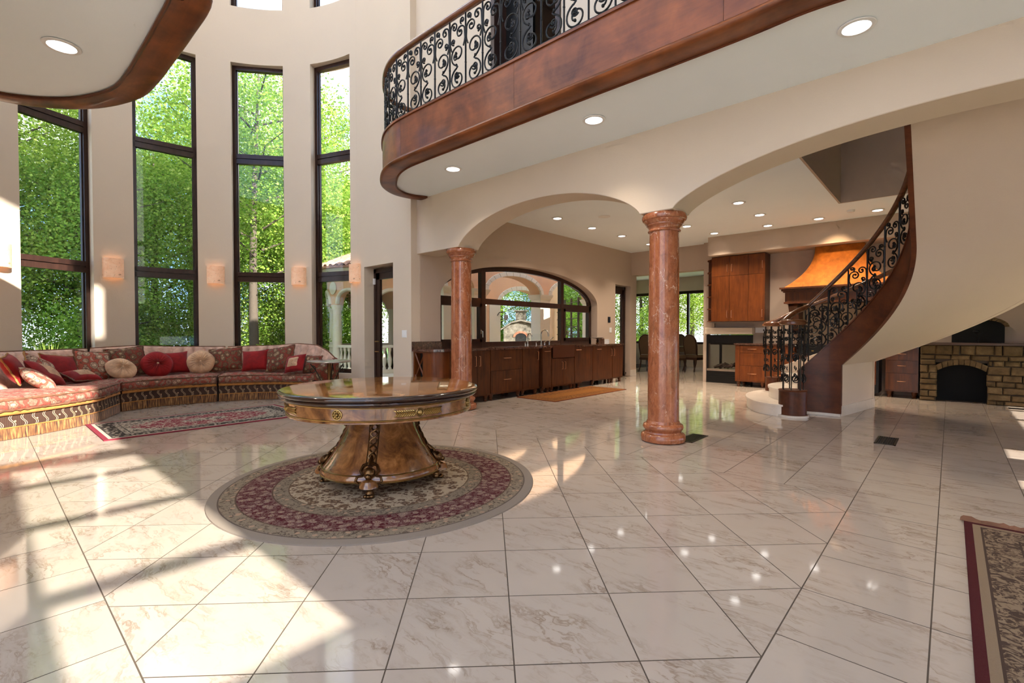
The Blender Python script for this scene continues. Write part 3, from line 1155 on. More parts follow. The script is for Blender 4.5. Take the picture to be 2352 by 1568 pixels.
# ------------------------------------------------------------------ bay windows
def bay_window(num, th, z0, z1, trans, lab, rf=BR + 0.15):
    T = Matrix.Translation((BCX, BCY, 0)) @ Matrix.Rotation(R_(th), 4, 'Z')
    hw = rf * sind(WH) + 0.004
    rc = rf * cosd(WH) + 0.035
    mb = MB()

    def bar(y0, y1, za, zb, dep=0.09, off=0.0):
        mb.obox(None, (dep, y1 - y0, zb - za), M=T @ Matrix.Translation((rc + off, (y0 + y1) / 2, (za + zb) / 2)))
    bar(-hw, -hw + 0.07, z0, z1)
    bar(hw - 0.07, hw, z0, z1)
    bar(-hw, hw, z0, z0 + 0.08)
    bar(-hw, hw, z1 - 0.08, z1)
    for t in trans:
        bar(-hw, hw, t - 0.095, t - 0.012)
        bar(-hw, hw, t + 0.012, t + 0.095)
        bar(-hw, hw, t - 0.03, t + 0.03, 0.05)
    # thin inner glazing beads
    zs = [z0 + 0.08] + [q for t in trans for q in (t - 0.095, t + 0.095)] + [z1 - 0.08]
    for k in range(0, len(zs), 2):
        for y in (-hw + 0.07, hw - 0.07 - 0.016):
            bar(y, y + 0.016, zs[k], zs[k + 1], 0.05, 0.02)
    w = struct('window_%d' % num, mb, M['frame'], 0, label=lab)
    for k in range(0, len(zs), 2):
        g = MB()
        g.obox(None, (0.008, 2 * hw - 0.14, zs[k + 1] - zs[k]), M=T @ Matrix.Translation((rc + 0.02, 0, (zs[k] + zs[k + 1]) / 2)))
        obj('pane', g, M['glass'], w, 0)


names = ['tall bay window beside the porch door', 'tall bay window looking at a grey tree trunk', 'tall bay window with open sky at its top', 'tall bay window behind the sunlit cushions', 'bay window beyond the low ceiling']
for k, th in enumerate(WC):
    bay_window(k + 1, th, WZ0, WZ1, (2.33, 4.68), names[k])
for k, th in enumerate(WC[:4]):
    bay_window(k + 20, th, UZ0 - 0.06, UZ1, (), 'upper clerestory window above the ' + names[k])

# arched kitchen window
mb = MB()
FX0, FX1 = KX - 0.26, KX - 0.18
N = 56


def ring(i0, i1, va, vb):
    """closed polygon between two inset ellipses over va..vb"""
    vv = [va + (vb - va) * 0.5 * (1 - math.cos(PI * k / 40)) for k in range(41)]
    up = [(v, ell(v, i0)) for v in vv]
    lo = [(min(max(v, WV0 + i1), WV1 - i1), ell(min(max(v, WV0 + i1), WV1 - i1), i1)) for v in vv]
    return up, lo


up, lo = ring(0.0, 0.09, WV0, WV1)
rows = [[(FX0, a[0], a[1]), (FX1, a[0], a[1]), (FX1, b[0], b[1]), (FX0, b[0], b[1])] for a, b in zip(up, lo)]
mb.grid(rows, closed_v=True)
mb.box(FX0, FX1, WV0, WV0 + 0.09, WSILL, WSP)
mb.box(FX0, FX1, WV1 - 0.09, WV1, WSILL, WSP)
mb.box(FX0, FX1, WV0, WV1, WSILL, WSILL + 0.10)
mb.box(FX0, FX1, WV0, WV1, 1.775, 1.885)
MV = (6.66, 9.26)
for v in MV:
    mb.box(FX0 - 0.01, FX1 + 0.01, v - 0.055, v + 0.055, WSILL, ell(v) - 0.04)
for a, b in ((WV0 + 0.09, MV[0] - 0.055), (MV[1] + 0.055, WV1 - 0.09)):        # casement sashes
    for q in ((a, a + 0.06), (b - 0.06, b)):
        mb.box(FX0 + 0.01, FX1 + 0.025, q[0], q[1], WSILL + 0.1, 1.775)
    for q in ((WSILL + 0.1, WSILL + 0.16), (1.715, 1.775)):
        mb.box(FX0 + 0.01, FX1 + 0.025, a, b, q[0], q[1])
w6 = struct('window_6', mb, M['frame'], 0, label='wide arched kitchen window in dark frame')
xg = (FX0 + FX1) / 2
for a, b in ((WV0 + 0.09, MV[0] - 0.055), (MV[0] + 0.055, MV[1] - 0.055), (MV[1] + 0.055, WV1 - 0.09)):
    obj('pane', MB().box(xg, xg + 0.006, a, b, WSILL + 0.1, 1.775), M['glass'], w6)
    vv = [a + (b - a) * k / 20 for k in range(21)]
    poly = [(a, 1.885)] + [(b, 1.885)] + [(v, max(1.886, ell(v, 0.09))) for v in reversed(vv)]
    obj('pane', MB().prism_map(poly, lambda p, q, d: (d, p, q), xg, xg + 0.006), M['glass'], w6)
for v in (MV[0] - 0.09, MV[1] + 0.15):
    h = MB().tube([(FX1 + 0.03, v, 1.24), (FX1 + 0.075, v, 1.24), (FX1 + 0.075, v, 1.12)], 0.011, 8)
    h.box(FX1 + 0.02, FX1 + 0.035, v - 0.015, v + 0.015, 1.19, 1.27)
    obj('window_handle', h, M['nickel'], w6)


def glazed_door(num, f, a0, a1, zt, lab, hinge_right=False):
    """f(a, d, z) maps door plane coordinates"""
    mb = MB()

    def bx(p0, p1, z0, z1, d0=0.0, d1=0.08):
        q = [f(p, d, z) for p in (p0, p1) for d in (d0, d1) for z in (z0, z1)]
        mb.box(min(k[0] for k in q), max(k[0] for k in q), min(k[1] for k in q), max(k[1] for k in q), z0, z1)
    bx(a0, a0 + 0.06, 0, zt)
    bx(a1 - 0.06, a1, 0, zt)
    bx(a0, a1, zt - 0.08, zt)
    d = struct('door_%d' % num, mb, M['frame'], 0, label=lab)
    mb = MB()
    bx(a0 + 0.06, a0 + 0.17, 0.01, zt - 0.08, 0.015, 0.07)
    bx(a1 - 0.17, a1 - 0.06, 0.01, zt - 0.08, 0.015, 0.07)
    bx(a0 + 0.06, a1 - 0.06, 0.01, 0.16, 0.015, 0.07)
    bx(a0 + 0.06, a1 - 0.06, zt - 0.20, zt - 0.08, 0.015, 0.07)
    lf = obj('door_leaf', mb, M['frame'], d, 0)
    mb = MB()
    bx(a0 + 0.17, a1 - 0.17, 0.16, zt - 0.20, 0.04, 0.046)
    obj('pane', mb, M['glass'], lf, 0)
    mb = MB()
    ah = a1 - 0.115 if hinge_right else a0 + 0.115
    sg = -1 if hinge_right else 1
    for z in (1.05, 0.86):
        mb.tube([f(ah, 0.02, z), f(ah, -0.05, z), f(ah + sg * 0.11, -0.05, z)], 0.010, 8)
    obj('door_handle', mb, M['brass'], lf)
    return d


glazed_door(1, lambda a, d, z: (a, 5.03 + d, z), -8.09, -7.16, 2.41, 'narrow glazed porch door in dark frame')
glazed_door(2, lambda a, d, z: (KX - 0.16 - d, a, z), KD0, KD1, 2.48, 'glazed door at the far end of the kitchen wall')

# ------------------------------------------------------------------ red marble columns
for k, (x, lab) in enumerate(zip(COLX, ('slimmer-looking red marble column behind the round table', 'red marble column standing alone before the staircase'))):
    c = thing('marble_column', lab, 'column', (x, COLY, 0), 0.6 * k, 'red marble columns of the arcade')
    base = [(0.22, 0), (0.238, 0.012), (0.245, 0.045), (0.238, 0.08), (0.222, 0.095), (0.205, 0.10), (0.196, 0.115), (0.20, 0.13), (0.213, 0.14), (0.222, 0.165), (0.213, 0.19), (0.196, 0.20), (0.185, 0.205), (0.178, 0.225), (0.172, 0.235)]
    obj('base', MB().lathe(base, 48), M['red_marble'], c, 40)
    sh = [(0.170, 0.235)] + [(0.170 - 0.012 * (t / 10) ** 1.6, 0.235 + (COLZ - 0.20 - 0.235) * t / 10) for t in range(1, 11)]
    obj('shaft', MB().lathe(sh, 48), M['red_marble'], c, 60)
    z = COLZ - 0.20
    cp = [(0.158, z), (0.172, z + 0.004), (0.178, z + 0.015), (0.172, z + 0.028), (0.166, z + 0.034), (0.168, z + 0.05), (0.180, z + 0.068), (0.192, z + 0.078), (0.192, z + 0.088), (0.200, z + 0.094), (0.215, z + 0.115), (0.222, z + 0.13), (0.234, z + 0.135), (0.242, z + 0.155), (0.240, z + 0.18), (0.228, COLZ - 0.002)]
    obj('capital', MB().lathe(cp, 48), M['red_marble'], c, 40)

# ------------------------------------------------------------------ balcony and low curved ceiling
LIPZ = CEIL


def curved_floor(name, path, wall_pts, num, lab, seams):
    """path: lip polyline with the slab on its left"""
    lip = [(-0.02, -0.012), (-0.026, 0.004), (-0.02, 0.02), (-0.004, 0.028), (0.0, 0.036), (0.008, 0.044), (0.03, 0.046), (0.03, 0.01), (0.2, 0.01), (0.2, -0.02), (0.19, -0.025), (0.02, -0.025), (-0.01, -0.02)]
    P3 = [(p[0], p[1], LIPZ) for p in path]
    t = struct('trim_%d' % num, MB().sweep(P3, lip), M['fascia'], 40, label='carved wood lip under the ' + lab)
    # inner bead
    ip = offset(path, 0.205)
    obj('bead', MB().tube([(p.x, p.y, LIPZ - 0.022) for p in ip], 0.014, 6), M['stringer'], t)
    # face panels split at seams (by index)
    idx = [0] + seams + [len(path) - 1]
    for a, b in zip(idx, idx[1:]):
        seg = [Vector(p[:2]) for p in path[a:b + 1]]
        if a > 0:
            seg[0] = seg[0].lerp(seg[1], min(0.5, 0.003 / max((seg[1] - seg[0]).length, 1e-6)))
        obj('fascia_panel', MB().sweep([(p[0], p[1], LIPZ) for p in seg], [(0.012, 0.042), (0.012, 0.51), (0.04, 0.51), (0.04, 0.042)]), M['fascia'], t, 30)
    obj('cap', MB().sweep(P3, [(-0.005, 0.505), (-0.005, 0.53), (0.10, 0.53), (0.10, 0.505)]), M['fascia'], t, 30)
    ip = offset(path, 0.19)
    poly = [(p.x, p.y) for p in ip] + wall_pts
    mb = MB().prism(poly, LIPZ, LIPZ + 0.40)
    struct(name, mb, M['ceiling'], 20, label=lab)
    return t


bal = resample(spline([(-6.50, 5.0), (-6.60, 4.74), (-6.58, 4.45), (-6.40, 4.16), (-6.13, 3.95), (-5.78, 3.76), (-5.45, 3.665), (-5.1, 3.64), (-4.4, 3.64), (-3.4, 3.64), (-2.4, 3.64), (-1.6, 3.645), (-1.1, 3.64), (-0.75, 3.62), (-0.4, 3.66), (0.1, 3.75), (1.0, 3.78), (2.48, 3.78)], 10), 0.085)
bal = [Vector(p) for p in bal]


def near(path, x):
    return min(range(len(path)), key=lambda k: abs(path[k][0] - x) + (10 if k < 22 else 0))


curved_floor('ceiling_balcony', bal, [(2.48, 5.0), (-6.3, 5.0)], 1, 'balcony floor above the arcade', [near(bal, x) for x in (-5.21, -3.29, -1.27, 0.6)])
low = resample(spline([(-4.3, -0.84), (-4.1, 0.0), (-3.72, 0.62), (-3.55, 0.92), (-3.70, 1.06), (-4.2, 1.08), (-4.8, 1.08), (-5.2, 1.075), (-5.65, 1.035), (-6.11, 0.86), (-6.43, 0.625), (-6.64, 0.34), (-6.70, 0.1), (-6.72, -0.3), (-6.72, -0.84)], 10), 0.08)
curved_floor('ceiling_low', low, [], 2, 'low curved ceiling over the seating side', [])
# ------------------------------------------------------------------ scrollwork railings
def spiral(cx, cy, r0, r1, a0, a1, n=24):
    out = []
    for k in range(n + 1):
        t = k / n
        a = R_(a0 + (a1 - a0) * t)
        r = r0 + (r1 - r0) * t ** 0.8
        out.append((cx + r * math.cos(a), cy + r * math.sin(a)))
    return out


def motif(w, H, flip):
    """scrolls of one bay in metres; returns polylines and end balls"""
    L = [spiral(0.50 * w, 0.165 * H, 0.46 * w, 0.13 * w, 75, -430, 28),
         spiral(0.55 * w, 0.225 * H, 0.17 * w, 0.05 * w, -150, 300, 16),
         spiral(0.50 * w, 0.505 * H, 0.46 * w, 0.12 * w, -80, 395, 28),
         spiral(0.62 * w, 0.47 * H, 0.16 * w, 0.05 * w, 120, -250, 14),
         [(0.62 * w, 0.305 * H), (0.50 * w, 0.335 * H), (0.58 * w, 0.362 * H)],
         [(p.x, p.y) for p in spline([(0.14 * w, 0.575 * H), (0.05 * w, 0.66 * H), (0.06 * w, 0.76 * H)], 5)] + spiral(0.34 * w, 0.785 * H, 0.28 * w, 0.06 * w, 165, -300, 22),
         [(p.x, p.y) for p in spline([(0.86 * w, 0.575 * H), (0.96 * w, 0.68 * H), (0.95 * w, 0.80 * H)], 5)] + spiral(0.70 * w, 0.885 * H, 0.25 * w, 0.05 * w, -15, 420, 20),
         spiral(0.76 * w, 0.70 * H, 0.15 * w, 0.04 * w, -100, 260, 14),
         spiral(0.20 * w, 0.93 * H, 0.15 * w, 0.04 * w, -60, 330, 12)]
    if flip:
        L = [[(w - x, y) for x, y in q] for q in L]
    return L


def railing(root, f, S, H, r=0.0095, mat='iron', level=False):
    """f(s, h) -> xyz; S: list of bar stations in metres; every bar and every scroll panel is a part"""
    for k, s in enumerate(S):
        mb = MB()
        mb.tube([f(s, 0.0), f(s, H * 0.5), f(s, H)], 0.0105, 6)
        for hh in (0.335, 0.66):
            mb.sphere(f(s, H * hh), 0.014, 6, 4)
        obj('baluster', mb, M[mat], root, 60)
    for k in range(len(S) - 1):
        w = S[k + 1] - S[k]
        mb = MB()
        Hm = H * (0.80 if level else 1.0)
        zm = f(S[k] + w / 2, 0)[2] + (H - Hm) / 2
        for line in motif(w, Hm, k % 2):
            P = [f(S[k] + x, y) for x, y in line]
            if level:
                P = [Vector((p[0], p[1], zm + q[1])) for p, q in zip(P, line)]
            mb.tube(P, r, 5)
            mb.sphere(P[-1], r * 1.7, 6, 4)
        obj('scroll_panel', mb, M[mat], root, 60)


def arc_len(P):
    L = [0.0]
    for a, b in zip(P, P[1:]):
        L.append(L[-1] + (Vector(b[:2]) - Vector(a[:2])).length)
    return L


def on_path(P, L, s):
    s = min(max(s, 0), L[-1])
    j = max(0, min(int(np.searchsorted(L, s)) - 1, len(P) - 2))
    t = (s - L[j]) / max(L[j + 1] - L[j], 1e-9)
    return Vector(P[j]).lerp(Vector(P[j + 1]), t)


bp = offset(bal, 0.05)
bL = arc_len(bp)
rt = thing('balcony_railing', 'black wrought iron scroll railing with wood handrail along the balcony', 'railing', (0, 0, 0))
Z0 = LIPZ + 0.53
railing(rt, lambda s, h: (*on_path(bp, bL, s)[:2], Z0 + h), [0.07 + 0.27 * k for k in range(int((min(bL[-1], 9.2)) / 0.27))], 0.82)
obj('bottom_rail', MB().sweep([(p.x, p.y, Z0 + 0.02) for p in bp], [(-0.012, 0), (-0.012, 0.02), (0.012, 0.02), (0.012, 0)]), M['iron'], rt)
HR = [(-0.034, 0), (-0.038, 0.02), (-0.03, 0.045), (-0.012, 0.06), (0.012, 0.06), (0.03, 0.045), (0.038, 0.02), (0.034, 0), (0.02, -0.015), (-0.02, -0.015)]
obj('handrail', MB().sweep([(p.x, p.y, Z0 + 0.845) for p in bp], HR), M['rail'], rt, 50)

# ------------------------------------------------------------------ curved staircase
SX, SY, SRI, SRO = -1.33, 7.40, 1.0, 2.41
SEND = 2.05


def st_pos(p, r):
    """p: degrees turned from 118 down to 0, then metres of straight run (p>118)"""
    if p <= 118:
        th = 118 - p
        return SX + r * cosd(th), SY + r * sind(th)
    return SX + r, SY - (p - 118)


def st_zb(p):
    if p <= 118:
        return 0.743 + (80 - (118 - p)) * 0.0187
    return 0.743 + 80 * 0.0187 + (p - 118) * 0.70


ST_P = [6 + 2.0 * k for k in range(57)] + [118 + SEND * k / 12 for k in range(1, 13)]
P_END = 38            # p where the plaster underside begins (80 degrees)


def stringer(r0, r1, p_list, top=0.47):
    rows = []
    for p in p_list:
        zt = st_zb(p) + top
        zb = max(0.035, st_zb(p)) if p > P_END else 0.035
        a, b = st_pos(p, r0), st_pos(p, r1)
        rows.append([(*a, zb), (*a, zt), (*b, zt), (*b, zb)])
    mb = MB().grid(rows, closed_v=True)
    mb.f.append((0, 1, 2, 3))
    n = len(mb.v)
    mb.f.append((n - 1, n - 2, n - 3, n - 4))
    return mb


stp = thing('curved_staircase', 'curved staircase with dark wood stringer, marble steps and iron scroll railing', 'staircase', (0, 0, 0))
pl = sorted(set(ST_P + [P_END - 0.01, P_END + 0.01]))
st_in = obj('stringer', stringer(SRI - 0.025, SRI + 0.025, pl), M['stringer'], stp, 30)
obj('shoe', MB().sweep([(*st_pos(p, SRI - 0.03), 0.0) for p in range(6, P_END + 1, 2)], [(-0.012, 0), (-0.012, 0.035), (0.03, 0.035), (0.03, 0)]), M['marble_step'], st_in)
cap = [(*st_pos(p, SRI), st_zb(p) + 0.47) for p in ST_P]
obj('stringer_cap', MB().sweep(cap, [(-0.04, 0), (-0.04, 0.025), (0.04, 0.025), (0.04, 0)]), M['stringer'], stp, 30)
st_out = obj('outer_stringer', stringer(SRO - 0.03, SRO + 0.03, pl), M['plaster_stair'], stp, 30)
# plaster underside
pu = [p for p in ST_P if p >= P_END]
rows = []
for p in pu:
    row = []
    for k in range(9):
        r = SRI - 0.02 + (SRO - SRI + 0.04) * k / 8
        row.append((*st_pos(p, r), st_zb(p) + 0.004))
    rows.append(row)
rows2 = [[(q[0], q[1], q[2] + 0.10) for q in r] for r in rows]
mb = MB().grid(rows).grid(rows2)
obj('underside', mb, M['plaster_stair'], stp, 60, label='smooth beige plaster underside of the stair')
# end wall below the underside
ew = MB()
a0, a1 = 80.2, 83.5
zt = st_zb(P_END) + 0.06
ew.prism([(SX + (SRI - 0.02) * cosd(a0), SY + (SRI - 0.02) * sind(a0)), (SX + (SRO + 0.02) * cosd(a0), SY + (SRO + 0.02) * sind(a0)),
          (SX + (SRO + 0.02) * cosd(a1), SY + (SRO + 0.02) * sind(a1)), (SX + (SRI - 0.02) * cosd(a1), SY + (SRI - 0.02) * sind(a1))], 0, zt)
obj('end_wall', ew, M['plaster_stair'], stp)
ew = MB()
ew.prism([(SX + (SRI + 0.01) * cosd(79.6), SY + (SRI + 0.01) * sind(79.6)), (SX + (SRO + 0.03) * cosd(79.8), SY + (SRO + 0.03) * sind(79.8)),
          (SX + (SRO + 0.03) * cosd(a0), SY + (SRO + 0.03) * sind(a0)), (SX + (SRI + 0.01) * cosd(a0), SY + (SRI + 0.01) * sind(a0))], 0, 0.15)
obj('end_baseboard', ew, M['marble_step'], stp)

# steps
s1 = spline([(-1.72, 7.80), (-1.95, 7.80), (-2.22, 8.00), (-2.47, 8.45), (-2.60, 8.95), (-2.58, 9.45), (-2.42, 9.72)], 6)
s2 = spline([(-1.74, 8.12), (-1.95, 8.26), (-2.16, 8.58), (-2.28, 9.0), (-2.27, 9.4), (-2.18, 9.68)], 6)
for pth, z in ((s1, 0.17), (s2, 0.34)):
    P = [(p.x, p.y) for p in pth]
    back = [(-1.9, 9.62), (-1.62, 8.45), (-1.60, 8.2)]
    ins = [(q.x, q.y) for q in offset(P, -0.018)]
    mb = MB().prism(ins + back, 0, z - 0.022)
    t = obj('step', mb, M['marble_step'], stp, 40)
    mb = MB().prism(P + back, z - 0.026, z)
    obj('tread', mb, M['marble_step'], t, 40)
k = 3
while True:
    z = 0.17 * k
    p0 = P_END + (z - 0.35 - 0.743) / 0.0187
    if p0 <= 118:
        p1 = p0 + 0.17 / 0.0187
    else:
        p0 = 118 + (z - 0.35 - st_zb(118)) / 0.70
        p1 = p0 + 0.17 / 0.70
    if p0 >= 118 + SEND - 0.05 or z > 3.7:
        break
    if p0 <= 118 < p1:
        p1 = 118 + (0.17 - (118 - p0) * 0.0187) / 0.70
    p1 = min(p1, 118 + SEND)
    q = [max(p0, 0.0), (max(p0, 0.0) + p1) / 2, p1] if p0 <= 118 else [p0, p1]
    poly = [st_pos(a, SRI + 0.02) for a in q] + [st_pos(a, SRO - 0.02) for a in reversed(q)]
    obj('step', MB().prism(poly, z - 0.17, z), M['marble_step'], stp, 0)
    k += 1

# railings of the stair
NEW_I, NEW_O = (-1.69, 7.95), (-2.36, 9.60)


def stair_rail(r, newel, lab, p_first):
    rail = link(bpy.data.objects.new('stair_railing', None), stp, (newel[0], newel[1], 0))
    rail['label'] = lab
    inv = Vector((-newel[0], -newel[1], 0))
    P = [(*st_pos(p, r), st_zb(p) + 0.495) for p in [p_first + 1.0 * k for k in range(int(118 - p_first))] + [118 + SEND * k / 12 for k in range(13)]]
    L = arc_len(P)

    def f(s, h):
        q = on_path(P, L, s)
        return Vector((q.x, q.y, q.z + h)) + inv
    n = int(L[-1] / 0.245)
    railing(rail, f, [0.03 + 0.245 * k for k in range(n)], 0.80, r=0.0095, level=True)
    sg = 1 if r < 1.5 else -1
    vol = [Vector((newel[0] + 0.13 * math.cos(a), newel[1] + 0.13 * math.sin(a), 1.345 - 0.0 * a)) for a in [R_(205 + 40 * k) for k in range(9)]]
    top = [Vector((p[0], p[1], p[2] + 0.825)) for p in P]
    join = [vol[0].lerp(top[0], 0.35) + Vector((-0.04 * sg, 0, 0)), vol[0].lerp(top[0], 0.7) + Vector((-0.03 * sg, 0, 0.01))]
    full = spline(list(reversed(vol)) + join + top[::4], 4)
    mb = MB().sweep([p + inv for p in full], HR)
    obj('handrail', mb, M['rail'], rail, 50)
    obj('newel_cap', MB().lathe([(0, 1.325), (0.17, 1.325), (0.185, 1.34), (0.18, 1.365), (0.12, 1.372), (0, 1.374)], 24), M['rail'], rail)
    zb = 0.39 if r < 1.5 else 0.42
    rb = 0.18 if r < 1.5 else 0.12
    obj('newel_base', MB().lathe([(rb + 0.012, 0), (rb + 0.012, 0.03), (rb, 0.035), (rb, zb - 0.02), (rb + 0.008, zb - 0.012), (rb, zb), (0, zb)], 32), M['stringer'], rail, 40)
    if r < 1.5:
        obj('newel_plinth', MB().lathe([(rb + 0.03, 0), (rb + 0.03, 0.03), (0, 0.03)], 32), M['marble_step'], rail, 40)
    for k in range(7):
        a = 2 * PI * k / 7 + 0.3
        c = (0.135 * math.cos(a), 0.135 * math.sin(a))
        mb = MB().tube([(c[0], c[1], zb), (c[0], c[1], 1.33)], 0.0085, 6)
        obj('newel_baluster', mb, M['iron_bronze'], rail, 60)
        tx, ty = -math.sin(a), math.cos(a)
        mb = MB()
        for line in motif(0.125, 1.32 - zb, k % 2):
            mb.tube([(c[0] + tx * x - 0.12 * x * math.cos(a), c[1] + ty * x - 0.12 * x * math.sin(a), zb + y) for x, y in line], 0.0075, 5)
        stuff(obj('newel_scroll', mb, M['iron'], rail, 60))
    return rail


stair_rail(SRI, NEW_I, 'near scroll railing of the staircase with wood handrail and newel', 12)
stair_rail(SRO - 0.02, NEW_O, 'far scroll railing on the kitchen side of the staircase', 8)


# ------------------------------------------------------------------ lamps
LAMPS = [((-5.10, 0.46), 'recessed light in the low curved ceiling', 0.085), ((-0.53, 4.29), 'recessed light under the balcony nearest the camera', 0.085),
         ((-2.77, 4.32), 'middle recessed light under the balcony', 0.085), ((-5.0, 4.33), 'recessed light at the rounded end of the balcony', 0.085),
         ((-5.66, 7.55), 'recessed light first in the row along the sink window', 0.075), ((-5.64, 8.74), 'recessed light second in the row along the sink window', 0.075),
         ((-5.60, 9.92), 'recessed light third in the row along the sink window', 0.075), ((-2.70, 8.72), 'recessed light beside the stairwell corner', 0.075),
         ((-2.68, 9.88), 'recessed light between stairwell and wall cabinets', 0.075), ((-2.82, 10.98), 'recessed light in front of the wall cabinets', 0.075),
         ((-1.92, 10.98), 'recessed light in front of the orange hood', 0.075), ((-1.0, 10.93), 'recessed light right of the orange hood', 0.075),
         ((-4.09, 9.92), 'recessed light at mid kitchen behind the lone column', 0.075), ((-3.92, 11.03), 'recessed light by the corner of the soffit', 0.075),
         ((-5.6, 11.3), 'recessed light before the dining room opening', 0.075),
         ((-6.0, 14.2), 'recessed lamp added to brighten the dining room', 0.0751)]  # last lamp is added only to lift the dark dining room
for (x, y), lab, r in LAMPS:
    t = thing('recessed_light', lab, 'ceiling light', (x, y, CEIL if y < 12.5 else 3.2), 0, 'recessed ceiling lights')
    obj('trim_ring', MB().lathe([(r, -0.001), (r + 0.028, -0.002), (r + 0.034, -0.006), (r + 0.03, -0.012), (r + 0.004, -0.014), (r, -0.004)], 28), M['white'], t)
    obj('lens', MB().lathe([(0, -0.006), (r, -0.006), (r, -0.001), (0, -0.001)], 28), M['lens'], t)
    ld = bpy.data.lights.new('recessed_bulb', 'SPOT')
    ld.energy = 95 if r < 0.08 else 50
    ld.color = (1.0, 0.84, 0.66)
    ld.spot_size = R_(112)
    ld.spot_blend = 1.0
    ld.shadow_soft_size = 0.06
    lo_ = bpy.data.objects.new('recessed_bulb', ld)
    link(lo_, t, (0, 0, -0.03))
tag(obj('ceiling_speaker', MB().lathe([(0, -0.010), (0.10, -0.010), (0.115, -0.006), (0.115, -0.001), (0, -0.001)], 28, (-4.92, 8.05, CEIL)), M['white']), 'flat white round ceiling speaker between the recessed lights', 'speaker')
tag(obj('smoke_detector', MB().lathe([(0, -0.045), (0.05, -0.04), (0.06, -0.025), (0.065, -0.001), (0, -0.001)], 24, (-1.36, 10.62, CEIL)), M['white']), 'small white smoke detector behind the stairwell edge', 'smoke detector')

SCON = [(219.3, 'alabaster wall sconce at the left edge of the window bay'), (188.4, 'alabaster wall sconce above the sunlit sofa end'),
        (156.9, 'alabaster wall sconce between the two middle bay windows'), (125.5, 'alabaster wall sconce left of the window showing the pavilion'), (97.2, 'alabaster wall sconce beside the porch door')]
for th, lab in SCON:
    a = R_(th)
    t = thing('wall_sconce', lab, 'wall lamp', (BCX + (BR - 0.002) * math.cos(a), BCY + (BR - 0.002) * math.sin(a), 2.335), a, 'alabaster wall sconces around the bay')
    rows = []
    for z in (-0.17, 0.17):
        rows.append([(-0.115 * math.sin(PI * k / 14) ** 0.7, -0.15 * math.cos(PI * k / 14), z) for k in range(15)])
    rows2 = [[(x * 0.9 + 0.0, y * 0.93, z) for x, y, z in r] for r in rows]
    mb = MB().grid(rows).grid(rows2)
    mb.add([p for p in rows[0] + rows2[0]], [(k, k + 1, 15 + k + 1, 15 + k) for k in range(14)])
    mb.add([p for p in rows[1] + rows2[1]], [(k, k + 1, 15 + k + 1, 15 + k) for k in range(14)])
    obj('shade', mb, M['alabaster'], t, 60)
    obj('backplate', MB().box(-0.012, 0.0, -0.10, 0.10, -0.13, 0.13), M['white'], t)
    ld = bpy.data.lights.new('sconce_bulb', 'POINT')
    ld.energy = 0.5
    ld.color = (1.0, 0.78, 0.55)
    ld.shadow_soft_size = 0.04
    link(bpy.data.objects.new('sconce_bulb', ld), t, (-0.05, 0, 0))
# ------------------------------------------------------------------ sink run along the arched window
CT = 0.945                       # counter height
CFX = -6.05                      # cabinet front plane


def pull(mb, f, a, z, length, vertical):
    """bar handle; f(a, d, z) with d outwards"""
    h = length / 2
    e = [(a, z - h), (a, z + h)] if vertical else [(a - h, z), (a + h, z)]
    mb.tube([f(e[0][0], 0.0, e[0][1]), f(e[0][0], 0.026, e[0][1]), f(e[1][0], 0.026, e[1][1]), f(e[1][0], 0.0, e[1][1])], 0.006, 6)
    return mb


def cabinet(name, lab, cat, grp, f, a0, a1, depth, z0, z1, fronts, mat, feet=True, foot_h=0.11, side_mat=None):
    """f(a, d, z): a along the run, d out of the front plane. fronts: (kind, a0, a1, z0, z1, pulls[(a, z, len, vert)])"""
    t = thing(name, lab, cat, (0, 0, 0), 0, grp)

    def bx(mb, p0, p1, d0, d1, q0, q1):
        A, B = f(p0, d0, q0), f(p1, d1, q1)
        return mb.box(min(A[0], B[0]), max(A[0], B[0]), min(A[1], B[1]), max(A[1], B[1]), q0, q1)
    obj('body', bx(MB(), a0, a1, -depth, -0.004, z0, z1), side_mat or mat, t, 0)
    for kind, p0, p1, q0, q1, pulls in fronts:
        fr = obj(kind, bx(MB(), p0 + 0.003, p1 - 0.003, -0.004, 0.016, q0 + 0.003, q1 - 0.003), mat, t, 0)
        for a, z, ln, vert in pulls:
            obj('handle', pull(MB(), lambda p, d, q: f(p, d + 0.016, q), a, z, ln, vert), M['pull'], fr, 60)
    if feet:
        obj('plinth', bx(MB(), a0, a1, -0.02, 0.012, z0 - 0.022, z0), mat, t, 0)
        for p in (a0 + 0.06, a1 - 0.06):
            for d in (-0.05, -depth + 0.06):
                c = f(p, d, 0)
                obj('foot', MB().lathe([(0.028, 0), (0.036, 0.02), (0.026, 0.04), (0.040, 0.07), (0.044, z0 - 0.022)], 12, (c[0], c[1], 0)), M['cab_dark'], t)
    return t


fk = lambda a, d, z: (CFX + d, a, z)
fk2 = lambda a, d, z: (CFX + 0.05 + d, a, z)
ZB, ZT = 0.13, CT - 0.04
G = 'dark wood cabinets of the sink run'
DK = M['cab_dark']
cabinet('base_cabinet', 'dark wood two-door cabinet right behind the red column', 'cabinet', G, fk, 5.45, 6.08, 0.52, ZB, ZT,
        [('door', 5.45, 5.77, ZB, ZT, [(5.72, 0.72, 0.17, True)]), ('door', 5.77, 6.08, ZB, ZT, [(5.82, 0.72, 0.17, True)])], DK)
cabinet('base_cabinet', 'dark wood cabinet with two deep drawers in the sink run', 'cabinet', G, fk, 6.09, 6.95, 0.52, ZB, ZT,
        [('drawer', 6.09, 6.95, 0.53, ZT, [(6.52, 0.75, 0.17, False)]), ('drawer', 6.09, 6.95, ZB, 0.53, [(6.52, 0.36, 0.17, False)])], DK)
